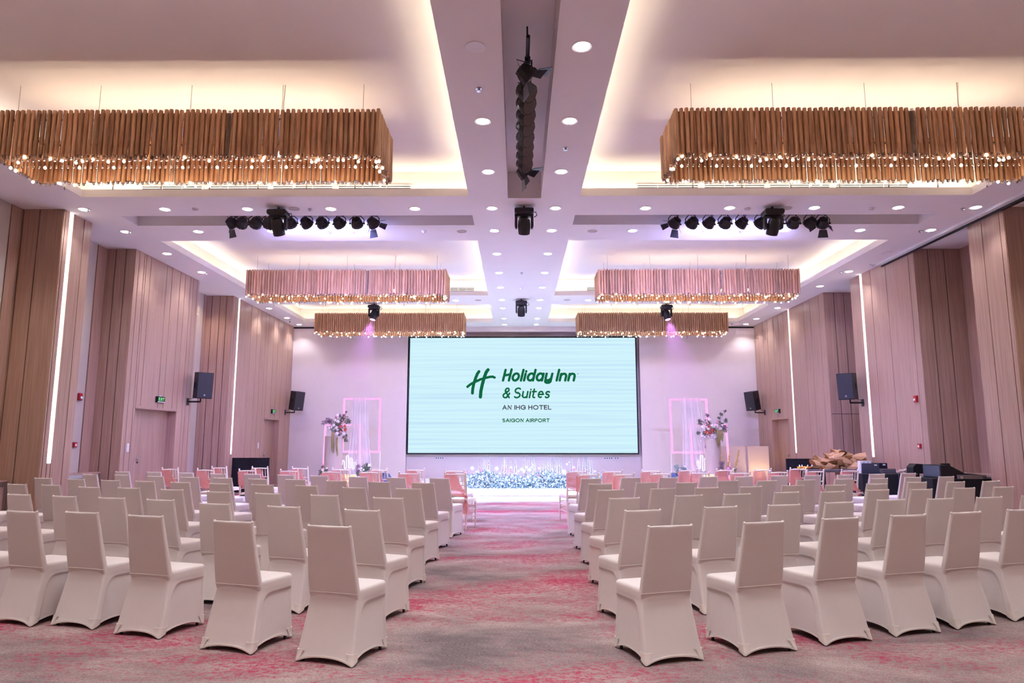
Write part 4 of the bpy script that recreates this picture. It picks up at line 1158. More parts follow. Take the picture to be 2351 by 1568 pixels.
# ------------------------------------------------------------------ flowers
M['petal_white'] = mat('white_petals', (244, 238, 236), .7, var=.05, scale=30)
M['petal_pink'] = mat('pink_petals', (236, 168, 196), .7, var=.08, scale=30)
M['petal_coral'] = mat('coral_petals', (206, 106, 92), .7, var=.1, scale=30)
M['petal_blue'] = mat('blue_florets', (206, 214, 236), .7, var=.12, scale=30)
M['leaf'] = mat('blue_green_leaf', (140, 160, 162), .6, var=.35, scale=14)
M['leaf_dark'] = mat('dark_leaf', (104, 112, 94), .6, var=.3, scale=14)
M['leaf_purple'] = mat('dusky_purple_leaf', (142, 116, 136), .6, var=.2, scale=14)
M['olive'] = mat('olive_amaranth', (140, 128, 84), .8, var=.2, scale=20)
M['pampas'] = mat('pampas_plume', (232, 208, 150), .9, var=.1, scale=30)
M['stem'] = mat('green_stem', (92, 112, 78), .6)
def bloom_mesh(seed, mt):
    r_ = random.Random(seed); mb = MB()
    mb.ball((0, 0, 0), .62, 8, 5)
    for ring, (el, n, rr) in enumerate(((-.35, 7, .8), (.15, 7, .85), (.6, 6, .75), (1.1, 4, .6))):
        for k in range(n):
            a = 2 * math.pi * (k + ring * .5) / n + r_.uniform(-.15, .15)
            d = Vector((math.cos(a) * math.cos(el), math.sin(a) * math.cos(el), math.sin(el)))
            q = d.to_track_quat('Z', 'Y').to_matrix()
            c = d * rr * .62
            rows = []
            for j in range(3):
                v = j / 2
                rows.append([c + q @ Vector(((i / 2 - 1) * .34 * (1 - .5 * v * v), -.25 + v * .62, .08 + .22 * v - .12 * (i / 2 - 1) ** 2)) for i in range(5)])
            mb.grid(rows)
    return mb.mesh('bloom', M[mt], True)
BL = {k: [bloom_mesh(i, m_) for i in range(2)] for k, m_ in (('w', 'petal_white'), ('p', 'petal_pink'), ('c', 'petal_coral'), ('b', 'petal_blue'))}
def bloom(parent, pos, r_, kind, seed=0, name='bloom'):
    rr = random.Random(seed)
    q = Vector((rr.uniform(-.4, .4), -1, rr.uniform(-.1, .7))).to_track_quat('Z', 'Y').to_matrix().to_4x4()
    return inst(name, BL[kind][seed % 2], parent, Matrix.Translation(pos) @ q @ Matrix.Diagonal((r_, r_, r_, 1)))
def leaves(mb, r_, n, fn, size):
    for _ in range(n):
        c = Vector(fn(r_)); d = Vector((r_.gauss(0, 1), r_.gauss(0, 1) - .3, r_.gauss(0, .8) + .35)).normalized(); u = d.orthogonal().normalized()
        u = Matrix.Rotation(r_.uniform(0, 6.3), 3, d) @ u; s = size * r_.uniform(.6, 1.3); w = d.cross(u)
        mb.add([c, c + d * s * .5 + w * s * .22, c + d * s, c + d * s * .5 - w * s * .22], [(0, 1, 2, 3)])
YF = 19.9
fb = thing('flower_bed', 'long bed of white and blue flowers along the stage front', 'flowers', (0.55, YF, SZ))
rf = random.Random(11)
BX = (on_y(1072, 1100, YF).x - .55, on_y(1388, 1100, YF).x - .55)
def fpos(cx_, cy_, dy=0):
    p = on_y(1060 + cx_ / 6.915, 1040 + cy_ / 6.915, YF + dy); return Vector((p.x - .55, dy, p.z - SZ))
mbl = MB()
def bedfn(r_):
    x = r_.uniform(*BX); h = .40 + .07 * math.sin(x * 3.1) + .05 * math.sin(x * 7.7)
    y = r_.uniform(-.22, .28); return (x, y, r_.uniform(.0, max(.06, h - abs(y) * .5)))
leaves(mbl, rf, 5200, bedfn, .085)
tag(mbl.build('foliage', M['leaf'], fb), kind='stuff')
mbf = MB()
for _ in range(2200):
    p = bedfn(rf); mbf.ball((p[0], p[1] - .08, p[2]), rf.uniform(.010, .022), 5, 3)
tag(mbf.build('blue_florets', M['petal_blue'], fb), kind='stuff')
WB = [(168, 245, 40), (557, 250, 40), (785, 235, 26), (950, 260, 32), (1035, 230, 32), (1075, 270, 36), (990, 295, 32), (1058, 380, 34), (1230, 245, 24), (1672, 178, 24), (1705, 145, 12), (1780, 235, 32), (1625, 305, 52), (2115, 290, 24),
      (325, 385, 24), (395, 360, 22), (265, 410, 18), (405, 395, 22), (335, 425, 22), (520, 410, 24), (715, 385, 22), (655, 410, 18), (800, 360, 30), (720, 430, 24), (800, 435, 24), (855, 385, 22), (935, 385, 22), (1010, 410, 24), (1165, 420, 34), (1225, 390, 24),
      (1375, 395, 22), (1335, 285, 22), (1400, 340, 24), (1290, 320, 20), (905, 285, 20), (1245, 300, 18), (570, 370, 24), (100, 430, 26), (155, 365, 26), (240, 300, 26), (420, 285, 26), (1500, 415, 20), (1660, 410, 26), (1515, 465, 18), (1440, 260, 20), (860, 330, 20),
      (470, 350, 18), (610, 330, 20), (1130, 330, 22), (1560, 380, 20)]
for i, (x, y, r_) in enumerate(WB): bloom(fb, fpos(x, y, -.2 if y > 300 else -.08), r_ / 6.915 * YF / FPX, 'w', i)
for i, (x, y) in enumerate(((310, 275), (700, 270), (790, 290), (1785, 255), (100, 300), (1210, 350))): bloom(fb, fpos(x, y, -.15), .045, 'p', i)
for i in range(26): bloom(fb, Vector((rf.uniform(*BX), -.24 + rf.uniform(-.02, .05), rf.uniform(.05, .36))), rf.uniform(.035, .055), 'b', i, 'hydrangea_head')
TOPS = ((285, 85), (355, 65), (430, 40), (470, 190), (665, 60), (690, 75), (785, 80), (850, 80), (985, 40), (1025, 80), (1095, 90), (1140, 40), (1160, 130), (1280, 110), (1340, 70), (1365, 150), (1395, 60), (1460, 60), (1480, 100), (1545, 60), (1570, 90), (1740, 60), (1850, 50), (1930, 70), (1985, 60), (2010, 80), (2050, 110))
for i, (x, y) in enumerate(TOPS):
    t_ = fpos(x, y, .1); base = Vector((t_.x + rf.uniform(-.05, .05), .1, .1)); mb = MB(); n = 34
    for k in range(n):
        v = (k / n) ** .9; z0 = max(.34, t_.z * .45); z = z0 + (t_.z - z0) * v; rr = .042 * (1 - v) + .01
        a = k * 2.4; xx = base.x + (t_.x - base.x) * (z / t_.z)
        mb.ball((xx + rr * math.cos(a), .1 + rr * math.sin(a), z), .014 * (1 - .6 * v), 5, 3)
    s = inst('flower_spike', mb.mesh('flower_spike', M['petal_white'] if i % 7 != 3 else M['petal_blue'], True), fb)
    MB().tube([base, t_], .005, 4).build('stem', M['stem'], s)

# ------------------------------------------------------------------ pink frames, drapery, plinths and flowers at both ends of the stage
M['sheer_white'] = sheer_mat('white_chiffon', (244, 238, 244), .5, 3)
M['plinth'] = mat('beige_plinth', (190, 172, 162), .8, var=.05)
M['acrylic'] = mat('clear_panel', (240, 235, 240), .1, trans=.9, ior=1.2)
def led_frame(name, pts, Y, bar, label, legs_to=None):
    """pts: pixel corners tl, tr, br, bl of the outside edge; a rectangular tube frame standing at depth Y"""
    P = [on_y(*p, Y) for p in pts]; cxm = sum(p.x for p in P) / 4
    o = thing(name, label, 'frame', (cxm, Y, SZ), 0, 'pink glowing frames')
    Q = [Vector((p.x - cxm, 0, p.z - SZ)) for p in P]; mid = sum(Q, Vector()) / 4
    I = [q + Vector((bar if q.x < mid.x else -bar, 0, bar if q.z < mid.z else -bar)) for q in Q]
    for k, nme in enumerate(('top_bar', 'side_bar', 'bottom_bar', 'side_bar')):
        k2 = (k + 1) % 4
        vs = []
        for y in (-.035, .035): vs += [Q[k] + Vector((0, y, 0)), Q[k2] + Vector((0, y, 0)), I[k2] + Vector((0, y, 0)), I[k] + Vector((0, y, 0))]
        MB().add(vs, [(0, 3, 2, 1), (4, 5, 6, 7), (0, 1, 5, 4), (1, 2, 6, 5), (2, 3, 7, 6), (3, 0, 4, 7)]).build(nme, M['neon_pink'], o)
    if Q[2].z > .06:
        for q in (Q[2], Q[3]): MB().tube([(q.x, .05, 0), (q.x, .05, q.z + .05)], .012, 6).build('stand_leg', M['white_metal'], o)
        MB().box(min(q.x for q in Q) , max(q.x for q in Q), .0, .1, 0, .015).build('foot', M['white_metal'], o)
    return o
led_frame('glowing_frame', [(788.5, 913.5), (875.8, 913.5), (872, 1039.5), (784.3, 1039.5)], 22.0, .062, 'larger pink frame hung with white chiffon left of the screen')
led_frame('glowing_frame', [(745.5, 974), (829, 974), (828, 1099), (739, 1099)], 22.35, .055, 'lower pink frame behind the left flower stand')
led_frame('glowing_frame', [(1535.5, 915), (1623.5, 915), (1630.3, 1041), (1541.3, 1041)], 22.0, .062, 'larger pink frame hung with white chiffon right of the screen')
led_frame('glowing_frame', [(1583, 974), (1668.5, 973), (1678, 1099), (1590, 1099)], 22.35, .055, 'lower pink frame behind the right flower stand')
def drape(parent_label, px_top, px_mid, px_bot, Y):
    (t0, t1, ty), (m0, m1, my), (b0, b1, by) = px_top, px_mid, px_bot
    T0, T1 = on_y(t0, ty, Y), on_y(t1, ty, Y); M0, M1 = on_y(m0, my, Y), on_y(m1, my, Y); B0, B1 = on_y(b0, by, Y), on_y(b1, by, Y)
    o = thing('chiffon_drape', parent_label, 'drapery', (0, Y, SZ), 0, 'chiffon drapes on the frames')
    rows = []
    for j in range(21):
        v = j / 20
        def q(a, b, c): return (a * (1 - v * 2) + b * v * 2) if v < .5 else (b * (2 - v * 2) + c * (v * 2 - 1))
        x0, x1 = q(T0.x, M0.x, B0.x), q(T1.x, M1.x, B1.x); z = q(T0.z, M0.z, max(B0.z, SZ + .01)) - SZ
        rows.append([(x0 + (x1 - x0) * i / 60, -.06 + (.035 * (1 - .4 * v)) * math.sin(i * .95 + v * 2 + math.sin(i * .31) * 2), z) for i in range(61)])
    MB().grid(rows).build('cloth', M['sheer_white'], o, True)
drape('white chiffon drape falling through the left pink frame', (809, 843, 913.5), (806, 846, 985), (792, 856, 1099), 21.95)
drape('white chiffon drape falling through the right pink frame', (1563, 1606, 915), (1566, 1618, 985), (1568, 1648, 1099), 21.95)

def plinth(px, py_top, w_px, Y, label):
    c = on_y(px, py_top, Y); r_ = w_px / 2 * Y / FPX
    o = thing('plinth', label, 'plinth', (c.x, Y, SZ), 0, 'flower plinths on the stage')
    n = 40; h = c.z - SZ
    rows = [[(r_ * (1 + .012 * math.sin(9 * 2 * math.pi * k / n) * (1 - j / 6)) * math.cos(2 * math.pi * k / n), r_ * math.sin(2 * math.pi * k / n), h * j / 6) for k in range(n + 1)] for j in range(7)]
    MB().grid(rows).build('column', M['plinth'], o, True)
    MB().lathe([(r_ + .01, h), (r_ + .01, h + .02)], 28).build('top', M['plinth'], o)
    return h
Y5 = 21.5
plinth(767, 1003, 40, Y5, 'round beige plinth under the left flower arrangement')
plinth(1636, 1005, 34, Y5, 'round beige plinth under the right flower arrangement')
def arrangement(label, org, sc, blooms, fol, trail, Y, zb):
    def P(cx_, cy_, dy=0):
        return on_y(org[0] + cx_ / sc, org[1] + cy_ / sc, Y + dy)
    c0 = P(*fol[0][:2]); o = thing('flower_arrangement', label, 'flowers', (c0.x, Y, zb), 0, 'flower arrangements at the sides of the stage')
    B = Vector((c0.x, Y, zb)); rr = random.Random(len(label))
    groups = {}
    for (x, y, rad, mt) in fol[1:]:
        c = P(x, y) - B; rad_ = rad / sc * Y / FPX; mb = groups.setdefault(mt, MB())
        def fn(r_, c=c, rad_=rad_):
            while True:
                v = Vector((r_.uniform(-1, 1), r_.uniform(-.7, .7), r_.uniform(-1, 1)))
                if v.length < 1: return c + v * rad_
        leaves(mb, rr, int(16 + rad * 2.0), fn, .05)
        if abs(c.x) > .05 or c.z > .2: mb.tube([(0, 0, .05), tuple(c)], .004, 4)
    for mt, mb in groups.items(): tag(mb.build('foliage', M[mt], o), kind='stuff')
    for i, (x, y, r_, k) in enumerate(blooms): bloom(o, P(x, y, -.30 + .03 * (i % 4)) - B, 1.12 * r_ / sc * Y / FPX, k, i)
    mb = MB()
    for (x, y0, y1, n) in trail:
        for k in range(n):
            xx = x + rr.uniform(-28, 28); a = P(xx, y0, -.24) - B; b = P(xx + rr.uniform(-15, 15), y0 + (y1 - y0) * rr.uniform(.55, 1), -.36) - B
            mb.tube([a, a.lerp(b, .4) + Vector((0, -.06, 0)), b], [.012, .014, .004], 5)
    if trail: tag(mb.build('trailing_amaranth', M['olive'], o, True), kind='stuff')
    MB().lathe([(.10, .0), (.12, .06), (.12, .1), (.05, .1)], 14).build('flower_bowl', M['white_metal'], o, True, 40)
zL, zR = on_y(767, 1003, Y5).z + .02, on_y(1636, 1005, Y5).z + .02
arrangement('tall arrangement of white and coral flowers on the left plinth', (700, 920), 8.255,
    [(610, 265, 45, 'w'), (570, 365, 32, 'w'), (630, 395, 34, 'w'), (545, 465, 37, 'w'), (455, 520, 26, 'w'), (505, 505, 22, 'w'), (600, 510, 34, 'w'), (620, 550, 27, 'w'), (610, 620, 40, 'w'), (735, 625, 42, 'w'), (480, 580, 20, 'w'), (440, 630, 15, 'w'), (668, 497, 32, 'c'), (757, 485, 30, 'c'), (772, 550, 38, 'c'), (672, 590, 25, 'p'), (590, 320, 25, 'p')],
    [(560, 640), (770, 370, 70, 'leaf_dark'), (830, 395, 45, 'leaf_dark'), (700, 350, 60, 'leaf_dark'), (640, 430, 80, 'leaf_dark'), (560, 520, 90, 'leaf_dark'), (700, 550, 90, 'leaf_dark'), (640, 600, 80, 'leaf_dark'), (440, 380, 60, 'leaf_purple'), (360, 420, 40, 'leaf_purple'), (500, 400, 55, 'leaf_purple'), (760, 680, 50, 'leaf_dark'), (780, 750, 35, 'leaf_dark'), (785, 215, 14, 'leaf_dark'), (740, 280, 20, 'leaf_purple'), (660, 280, 22, 'leaf_purple')],
    [(540, 600, 1000, 26), (600, 700, 1100, 6)], Y5, zL)
arrangement('tall arrangement of white, pink and coral flowers on the right plinth', (1500, 920), 8.254,
    [(1068, 355, 42, 'w'), (935, 495, 42, 'w'), (1125, 470, 38, 'w'), (1310, 400, 25, 'w'), (1305, 460, 22, 'w'), (1210, 470, 28, 'w'), (1280, 530, 24, 'w'), (1405, 545, 20, 'w'), (1120, 650, 24, 'w'), (930, 670, 25, 'w'), (975, 690, 28, 'w'), (1035, 710, 22, 'w'), (1165, 690, 28, 'w'), (1112, 740, 23, 'w'), (895, 760, 12, 'w'), (920, 615, 20, 'w'), (970, 560, 20, 'w'), (1050, 540, 20, 'w'), (1048, 490, 26, 'c'), (985, 590, 36, 'c'), (1035, 605, 38, 'c'), (1120, 560, 40, 'c'), (1090, 615, 30, 'c'), (1200, 408, 30, 'p')],
    [(1120, 660), (1030, 420, 70, 'leaf_dark'), (900, 420, 50, 'leaf_dark'), (1020, 280, 32, 'leaf_purple'), (870, 380, 26, 'leaf_dark'), (850, 620, 34, 'leaf_dark'), (1100, 560, 100, 'leaf_dark'), (1010, 640, 90, 'leaf_dark'), (1190, 600, 80, 'leaf_dark'), (1280, 440, 60, 'leaf_dark'), (1370, 380, 36, 'leaf_dark'), (1290, 260, 26, 'leaf_dark'), (1240, 330, 20, 'leaf_dark'), (1360, 200, 14, 'leaf_dark'), (1350, 500, 50, 'leaf_purple'), (1350, 560, 45, 'leaf_dark'), (1030, 800, 40, 'leaf_purple'), (1010, 870, 30, 'leaf_purple'), (1090, 890, 22, 'leaf_purple')],
    [(1230, 560, 880, 40), (1290, 560, 800, 18)], Y5, zR)
arrangement('low clump of white roses at the foot of the left pink frame', (700, 920), 8.255, [(1225, 1220, 36, 'w'), (1115, 1310, 22, 'w'), (1070, 1285, 22, 'w')],
    [(1150, 1330), (1170, 1240, 60, 'leaf_dark'), (1120, 1290, 60, 'leaf_dark'), (1210, 1290, 50, 'leaf_dark'), (1150, 1350, 70, 'leaf_dark')], [], 20.6, SZ)
arrangement('low purple and green foliage beside the left neon wave', (700, 920), 8.255, [(1000, 1300, 12, 'p')], [(1005, 1380), (1010, 1250, 34, 'leaf_purple'), (1000, 1330, 34, 'leaf_purple'), (1010, 1390, 46, 'leaf_dark')], [], 20.6, SZ)
arrangement('low white and pink flowers at the foot of the left plinth', (700, 920), 8.255, [(325, 1315, 22, 'w'), (420, 1280, 22, 'w'), (345, 1245, 14, 'c'), (345, 1205, 14, 'p')], [(350, 1380), (320, 1340, 40, 'leaf_dark'), (400, 1330, 36, 'leaf_dark'), (340, 1260, 22, 'leaf_dark'), (310, 1390, 50, 'leaf_dark')], [], 20.6, SZ)
arrangement('low white roses and foliage left of the right neon wave', (1500, 920), 8.254, [(600, 1240, 24, 'w'), (630, 1205, 18, 'w'), (650, 1300, 14, 'w')], [(540, 1360), (440, 1260, 50, 'leaf'), (560, 1280, 40, 'leaf'), (470, 1330, 60, 'leaf'), (600, 1330, 50, 'leaf')], [], 20.6, SZ)
arrangement('low lilac blooms among pampas at the right plinth', (1500, 920), 8.254, [(1425, 1290, 48, 'p'), (1280, 1310, 16, 'w'), (1550, 1290, 12, 'w')], [(1420, 1380), (1300, 1190, 40, 'leaf_purple'), (1290, 1270, 40, 'leaf_purple'), (1540, 1310, 26, 'olive'), (1400, 1370, 60, 'leaf_purple')], [], 20.9, SZ)

# pampas plumes
def plume(top, base, w_, label, Y):
    a, b = on_y(*base, Y), on_y(*top, Y)
    o = thing('pampas_plume', label, 'grass', (a.x, Y, SZ), 0, 'pampas plumes by the right plinth')
    a0 = Vector((0, 0, 0)); b0 = b - Vector((a.x, Y, SZ)); rr = random.Random(int(top[0])); mb = MB()
    MB().tube([a0, a0.lerp(b0, .5) + Vector((0, .01, 0)), b0], .006, 5).build('stalk', M['stem'], o)
    for k in range(420):
        v = rr.uniform(.38, 1); c = a0.lerp(b0, v); s = w_ * math.sin(math.pi * min(1, (v - .3) / .7 * .85 + .1))
        d = Vector((rr.gauss(0, 1), rr.gauss(0, .7), rr.uniform(-.2, .9))).normalized() * s * rr.uniform(.5, 1.2) + Vector((-.03, 0, .06)) * rr.random()
        u = d.orthogonal().normalized() * .006
        mb.add([c - u, c + u, c + d], [(0, 1, 2)])
    tag(mb.build('plume', M['pampas'], o), kind='stuff')
plume((1697, 1034), (1682, 1092), .085, 'tall pale pampas plume leaning right before the beige boards', 21.0)
plume((1676, 1036), (1668, 1092), .075, 'pale pampas plume standing upright before the beige boards', 21.0)
plume((1657, 1046), (1664, 1092), .05, 'small thin pampas plume leaning left', 21.0)

# neon wave signs hung under the frames
def wave(label, org, sc, pts, hang, Y):
    def P(x, y): return on_y(org[0] + x / sc, org[1] + y / sc, Y)
    c = P(*pts[0]); o = thing('neon_wave', label, 'neon sign', (c.x, Y, c.z), 0, 'neon wave signs')
    path = []
    for (x, y0, y1, x2) in pts[1:]:
        # straight run at x from y0 to y1 then a half turn to x2
        a, b = P(x, y0) - c, P(x, y1) - c; path += [a, b]
        if x2 is not None:
            e = P(x2, y1) - c; m_ = (b + e) / 2; rad = (e - b).length / 2; up = 1 if y1 < y0 else -1
            path += [m_ + Vector((-rad * math.cos(math.pi * k / 8), 0, up * rad * math.sin(math.pi * k / 8))) for k in range(1, 8)]
    MB().tube(path, .0115, 8).build('tube', M['neon_white'], o, True)
    for x in hang[0]:
        MB().tube([P(x, hang[1]) - c + Vector((0, .03, 0)), P(x, hang[2]) - c + Vector((0, .03, 0))], .006, 5).build('hanger', M['white_metal'], o)
    MB().tube([P(hang[0][0], hang[3]) - c + Vector((0, .03, 0)), P(hang[0][1], hang[3]) - c + Vector((0, .03, 0))], .006, 5).build('crossbar', M['white_metal'], o)
wave('white neon wave sign under the left pink frame', (700, 920), 8.255, [(840, 1170), (710, 1215, 1148, 745), (745, 1148, 1262, 787), (787, 1262, 1056, 829), (829, 1056, 1268, 857), (857, 1268, 1110, 896), (896, 1110, 1278, 930), (930, 1278, 1186, 966), (966, 1186, 1222, None)], ((755, 872), 985, 1300, 1078), 21.9)
wave('white neon wave sign under the right pink frame', (1500, 920), 8.254, [(960, 1180), (828, 1225, 1158, 862), (862, 1158, 1275, 893), (893, 1275, 1055, 936), (936, 1055, 1312, 972), (972, 1312, 1112, 1012), (1012, 1112, 1280, 1052), (1052, 1280, 1186, 1090), (1090, 1186, 1225, None)], ((880, 1000), 1000, 1350, 1110), 21.9)

# marquee letters on the stage, only their tops show over the chairs
def letters(label, txt, px0, px1, py_top, Y):
    a, b = on_y(px0, py_top, Y), on_y(px1, py_top, Y)
    o = thing('lit_letters', label, 'letters', (a.x, Y, SZ), 0, 'lit letters at the sides of the stage')
    lettering(o, 'lit_letter_face', txt, (0, b.x - a.x, .03, a.z - SZ), .2, .3, M['letters_warm'], y=-.05)
    MB().box(0, b.x - a.x, -.045, .04, .0, a.z - SZ).build('letter_box', M['white_metal'], o)
letters('warm lit letters on the stage under the left neon wave', 'YES UE', 785, 818, 1089, 20.4)
letters('warm lit letters on the stage under the right neon wave', 'LOVE', 1612, 1639, 1089, 20.4)

# stage wedge monitors, candle, beige boards, floor uplight
def wedge(px, py, w_px, Y, label, rot):
    p = on_y(px, py, Y)
    o = thing('stage_monitor', label, 'speaker', (p.x, Y, SZ), R(rot), 'wedge monitors on the stage')
    w_ = w_px * Y / FPX / 2
    poly = [(-w_, 0), (w_, 0), (w_, .09), (w_ * .15, .40), (-w_ * .35, .40), (-w_, .16)]
    MB().prism(poly, -.28, .28).build('cabinet', M['wedge'], o, bevel=.015)
    d = Vector((w_ * .85, 0, -.31)).normalized()
    MB().add([(w_ * .98, -.25, .11), (w_ * .98, .25, .11), (w_ * .2, .25, .395), (w_ * .2, -.25, .395)], [(0, 1, 2, 3)]).build('grille', M['dark_metal'], o, loc=(.004, 0, .004))
    MB().tube([(w_ * .2, -.282, .2), (-w_ * .2, -.29, .2)], .012, 6).build('handle', M['dark_metal'], o)
M['wedge'] = mat('blue_lit_cabinet', (58, 66, 104), .5)  # dark grey cabinet, with the blue stage light put into its colour
wedge(883, 1095, 36, 20.2, 'dark wedge monitor on the stage left of the flower bed', 200)
wedge(1548, 1095, 44, 20.2, 'dark wedge monitor on the stage right of the flower bed', -14)
cn = on_y(1054, 1104, 18.6)
c_ = thing('pillar_candle', 'white pillar candle at the left end of the stage front', 'candle', (cn.x, 18.6, SZ))
MB().lathe([(.045, 0), (.045, .26), (.035, .262), (.01, .25)], 16).build('wax', M['petal_white'], c_, True, 50)
MB().tube([(0, 0, .25), (0, .002, .275)], .003, 4).build('wick', M['black'], c_)
M['board'] = mat('beige_board', (208, 188, 180), .8, var=.03)
for k, (p0, p1, Y, lab) in enumerate(((1651, 1716, 23.4, 'beige standing board behind the pampas plumes'), (1716.5, 1764, 23.3, 'beige standing board at the right wall lit by a floor lamp'))):
    a, b = on_y(p0, 1024, Y), on_y(p1, 1023, Y)
    z0 = SZ if b.x < SX1 else 0
    o = thing('display_board', lab, 'board', ((a.x + b.x) / 2, Y, 0 if b.x > SX1 else SZ), 0, 'beige standing boards')
    w_ = (b.x - a.x) / 2
    MB().box(-w_, w_, 0, .03, 0 if k else .152, a.z).build('panel', M['board'], o)
    MB().box(-w_, -w_ + .03, .03, .06, .152, a.z).box(w_ - .03, w_, .03, .06, .152, a.z).build('frame', M['chairwood'], o)
u = on_y(1752, 1096, 22.9)
o = thing('floor_uplight', 'small floor lamp throwing warm light up the beige board', 'lamp', (u.x, 22.75, 0))
MB().lathe([(.06, 0), (.06, .02), (.02, .03), (.05, .05), (.065, .12)], 14).build('housing', M['black'], o, True, 40)
MB().lathe([(.055, .115), (.055, .119)], 12).build('lens', M['lamp_white'], o)
light('floor_uplight_beam', 'SPOT', (u.x, 22.75, .14), 16, (1, .72, .32), (u.x + .02, 23.35, 1.0), spot_size=R(110), spot_blend=.8, shadow_soft_size=.04)

# ------------------------------------------------------------------ wall speakers
M['grille'] = mat('speaker_grille', (46, 44, 52), .6, var=.25, scale=160, bump=.3, bscale=500)
def wall_speaker(px, py, Y, xwall, yaw, tilt, h, label):
    c = on_y(px, py, Y)
    o = thing('wall_speaker', label, 'speaker', (xwall, Y, c.z - h / 2 - .08), 0, 'loudspeakers on wall brackets')
    B = Vector((xwall, Y, c.z - h / 2 - .08)); cc_ = c - B
    q = (Matrix.Rotation(R(yaw), 3, 'Z') @ Matrix.Rotation(R(tilt), 3, 'X'))
    def T_(v): return cc_ + q @ Vector(v)
    w_, d_, r_ = .2, .19, .14
    plan = [(-w_, -d_), (w_, -d_), (r_, d_), (-r_, d_)]
    vs = [T_((x, y, -h / 2)) for x, y in plan] + [T_((x, y, h / 2)) for x, y in plan]
    MB().add(vs, [(3, 2, 1, 0), (4, 5, 6, 7), (0, 1, 5, 4), (1, 2, 6, 5), (2, 3, 7, 6), (3, 0, 4, 7)]).build('cabinet', M['black'], o, bevel=.012)
    g = h / 2 - .02
    vs = [T_((x, y, z)) for y in (-d_ - .012, -d_ + .002) for x, z in ((-w_ + .015, -g), (w_ - .015, -g), (w_ - .015, g), (-w_ + .015, g))]
    MB().add(vs, [(0, 1, 2, 3), (7, 6, 5, 4), (0, 4, 5, 1), (1, 5, 6, 2), (2, 6, 7, 3), (3, 7, 4, 0)]).build('grille', M['grille'], o, bevel=.004)
    vs = [T_((x, -d_ - .0125, z)) for x, z in ((-.018, -g + .05), (.018, -g + .05), (.018, -g + .09), (-.018, -g + .09))]
    MB().add(vs, [(0, 1, 2, 3)]).build('badge', M['steel'], o)
    for s in (-1, 1):
        vs = [T_((s * (w_ * .86 + .004 - (.06 if False else 0)) + s * .0, y, z)) for y, z in ((-.05, -.07), (.05, -.07), (.05, .07), (-.05, .07))]
        MB().add(vs, [(0, 1, 2, 3)]).build('handle_recess', M['dark_slot'], o)
    b = T_((0, .02, -h / 2))
    arm = MB().tube([(0, 0, 0), (b.x, b.y, 0)], .022, 6)
    arm.build('bracket_arm', M['dark_metal'], o)
    MB().tube([(b.x, b.y, -.01), (b.x, b.y, b.z + .02)], .018, 8).build('bracket_pin', M['dark_metal'], o)
    MB().cbox((0, 0, 0), (.02, .12, .18)).build('wall_plate', M['dark_metal'], o)
    MB().tube([(0, .03, .06), (b.x * .4, b.y * .4 + .03, .09), tuple(T_((0, d_, -h / 4)))], .006, 5).build('cable', M['black'], o)
wall_speaker(464, 885, 17.45, XL2, 46, 4, .66, 'black loudspeaker on a bracket beside the left double door')
wall_speaker(680, 920, 24.45, XL3, 54, 9, .66, 'black loudspeaker at the left corner of the stage wall')
wall_speaker(1948, 887, 17.4, XR2, -48, 4, .66, 'black loudspeaker on the right wall beside the glowing strip')
wall_speaker(1729, 920, 24.3, XR3, -56, 10, .66, 'black loudspeaker at the right corner of the stage wall')

# ------------------------------------------------------------------ exit signs, alarms, switches
def exit_sign(x, face, y0, y1, z0, z1, label):
    o = thing('exit_sign', label, 'exit sign', (x, (y0 + y1) / 2, z0), R(90) if face > 0 else R(-90), 'exit signs over the doors')
    w_ = (y1 - y0) / 2; h = z1 - z0
    MB().box(-w_, w_, -.055, 0, 0, h).build('housing', M['dark_metal'], o, bevel=.006)
    MB().box(-w_ + .012, w_ - .012, -.058, -.054, .03, h - .012).build('face', M['dark_slot'], o)
    MB().box(-w_ + .012, w_ - .012, -.058, -.054, .006, .024).build('white_edge', M['white_metal'], o)
    MB().box(-.02, .02, -.04, 0, h, h + .03).build('mount', M['white_metal'], o)
    lettering(o, 'lettering', 'EXIT', (-w_ + .04, w_ - .04, .042, h - .024), .2, .32, M['green_lit'], y=-.060)
exit_sign(XL2, 1, 15.88, 16.22, 2.335, 2.475, 'lit green exit sign over the left double door')
exit_sign(XL3, 1, 23.02, 23.36, 2.36, 2.50, 'lit green exit sign over the far left door')
exit_sign(XR3, -1, 22.86, 23.2, 2.36, 2.50, 'lit green exit sign over the right door')
def alarm(px, py, x, face, label, strobe):
    p = on_x(px, py, x)
    o = thing('fire_alarm', label, 'alarm', (x, p.y, p.z), R(90) if face > 0 else R(-90), 'red fire alarm devices')
    if strobe:
        MB().box(-.055, .055, -.05, 0, -.075, .075).build('base', M['red'], o, bevel=.012)
        MB().ball((0, -.055, -.02), .032, 10, 6, (1, .7, 1)).build('strobe', M['white_metal'], o, True)
    else:
        MB().box(-.05, .05, -.045, 0, -.05, .05).build('box', M['red'], o, bevel=.008)
        MB().box(-.028, .028, -.048, -.044, -.03, .02).build('press_plate', M['white_metal'], o)
alarm(181, 911, XLO + .01, 1, 'red alarm strobe in the grey recess of the left wall', True)
alarm(169.5, 1021, XLO + .01, 1, 'red break-glass box low in the grey recess of the left wall', False)
alarm(2105, 916, XR2, -1, 'red alarm strobe high on the right wall panels', True)
alarm(2113.5, 1024, XR2, -1, 'red break-glass box on the right wall above the mixing desk', False)
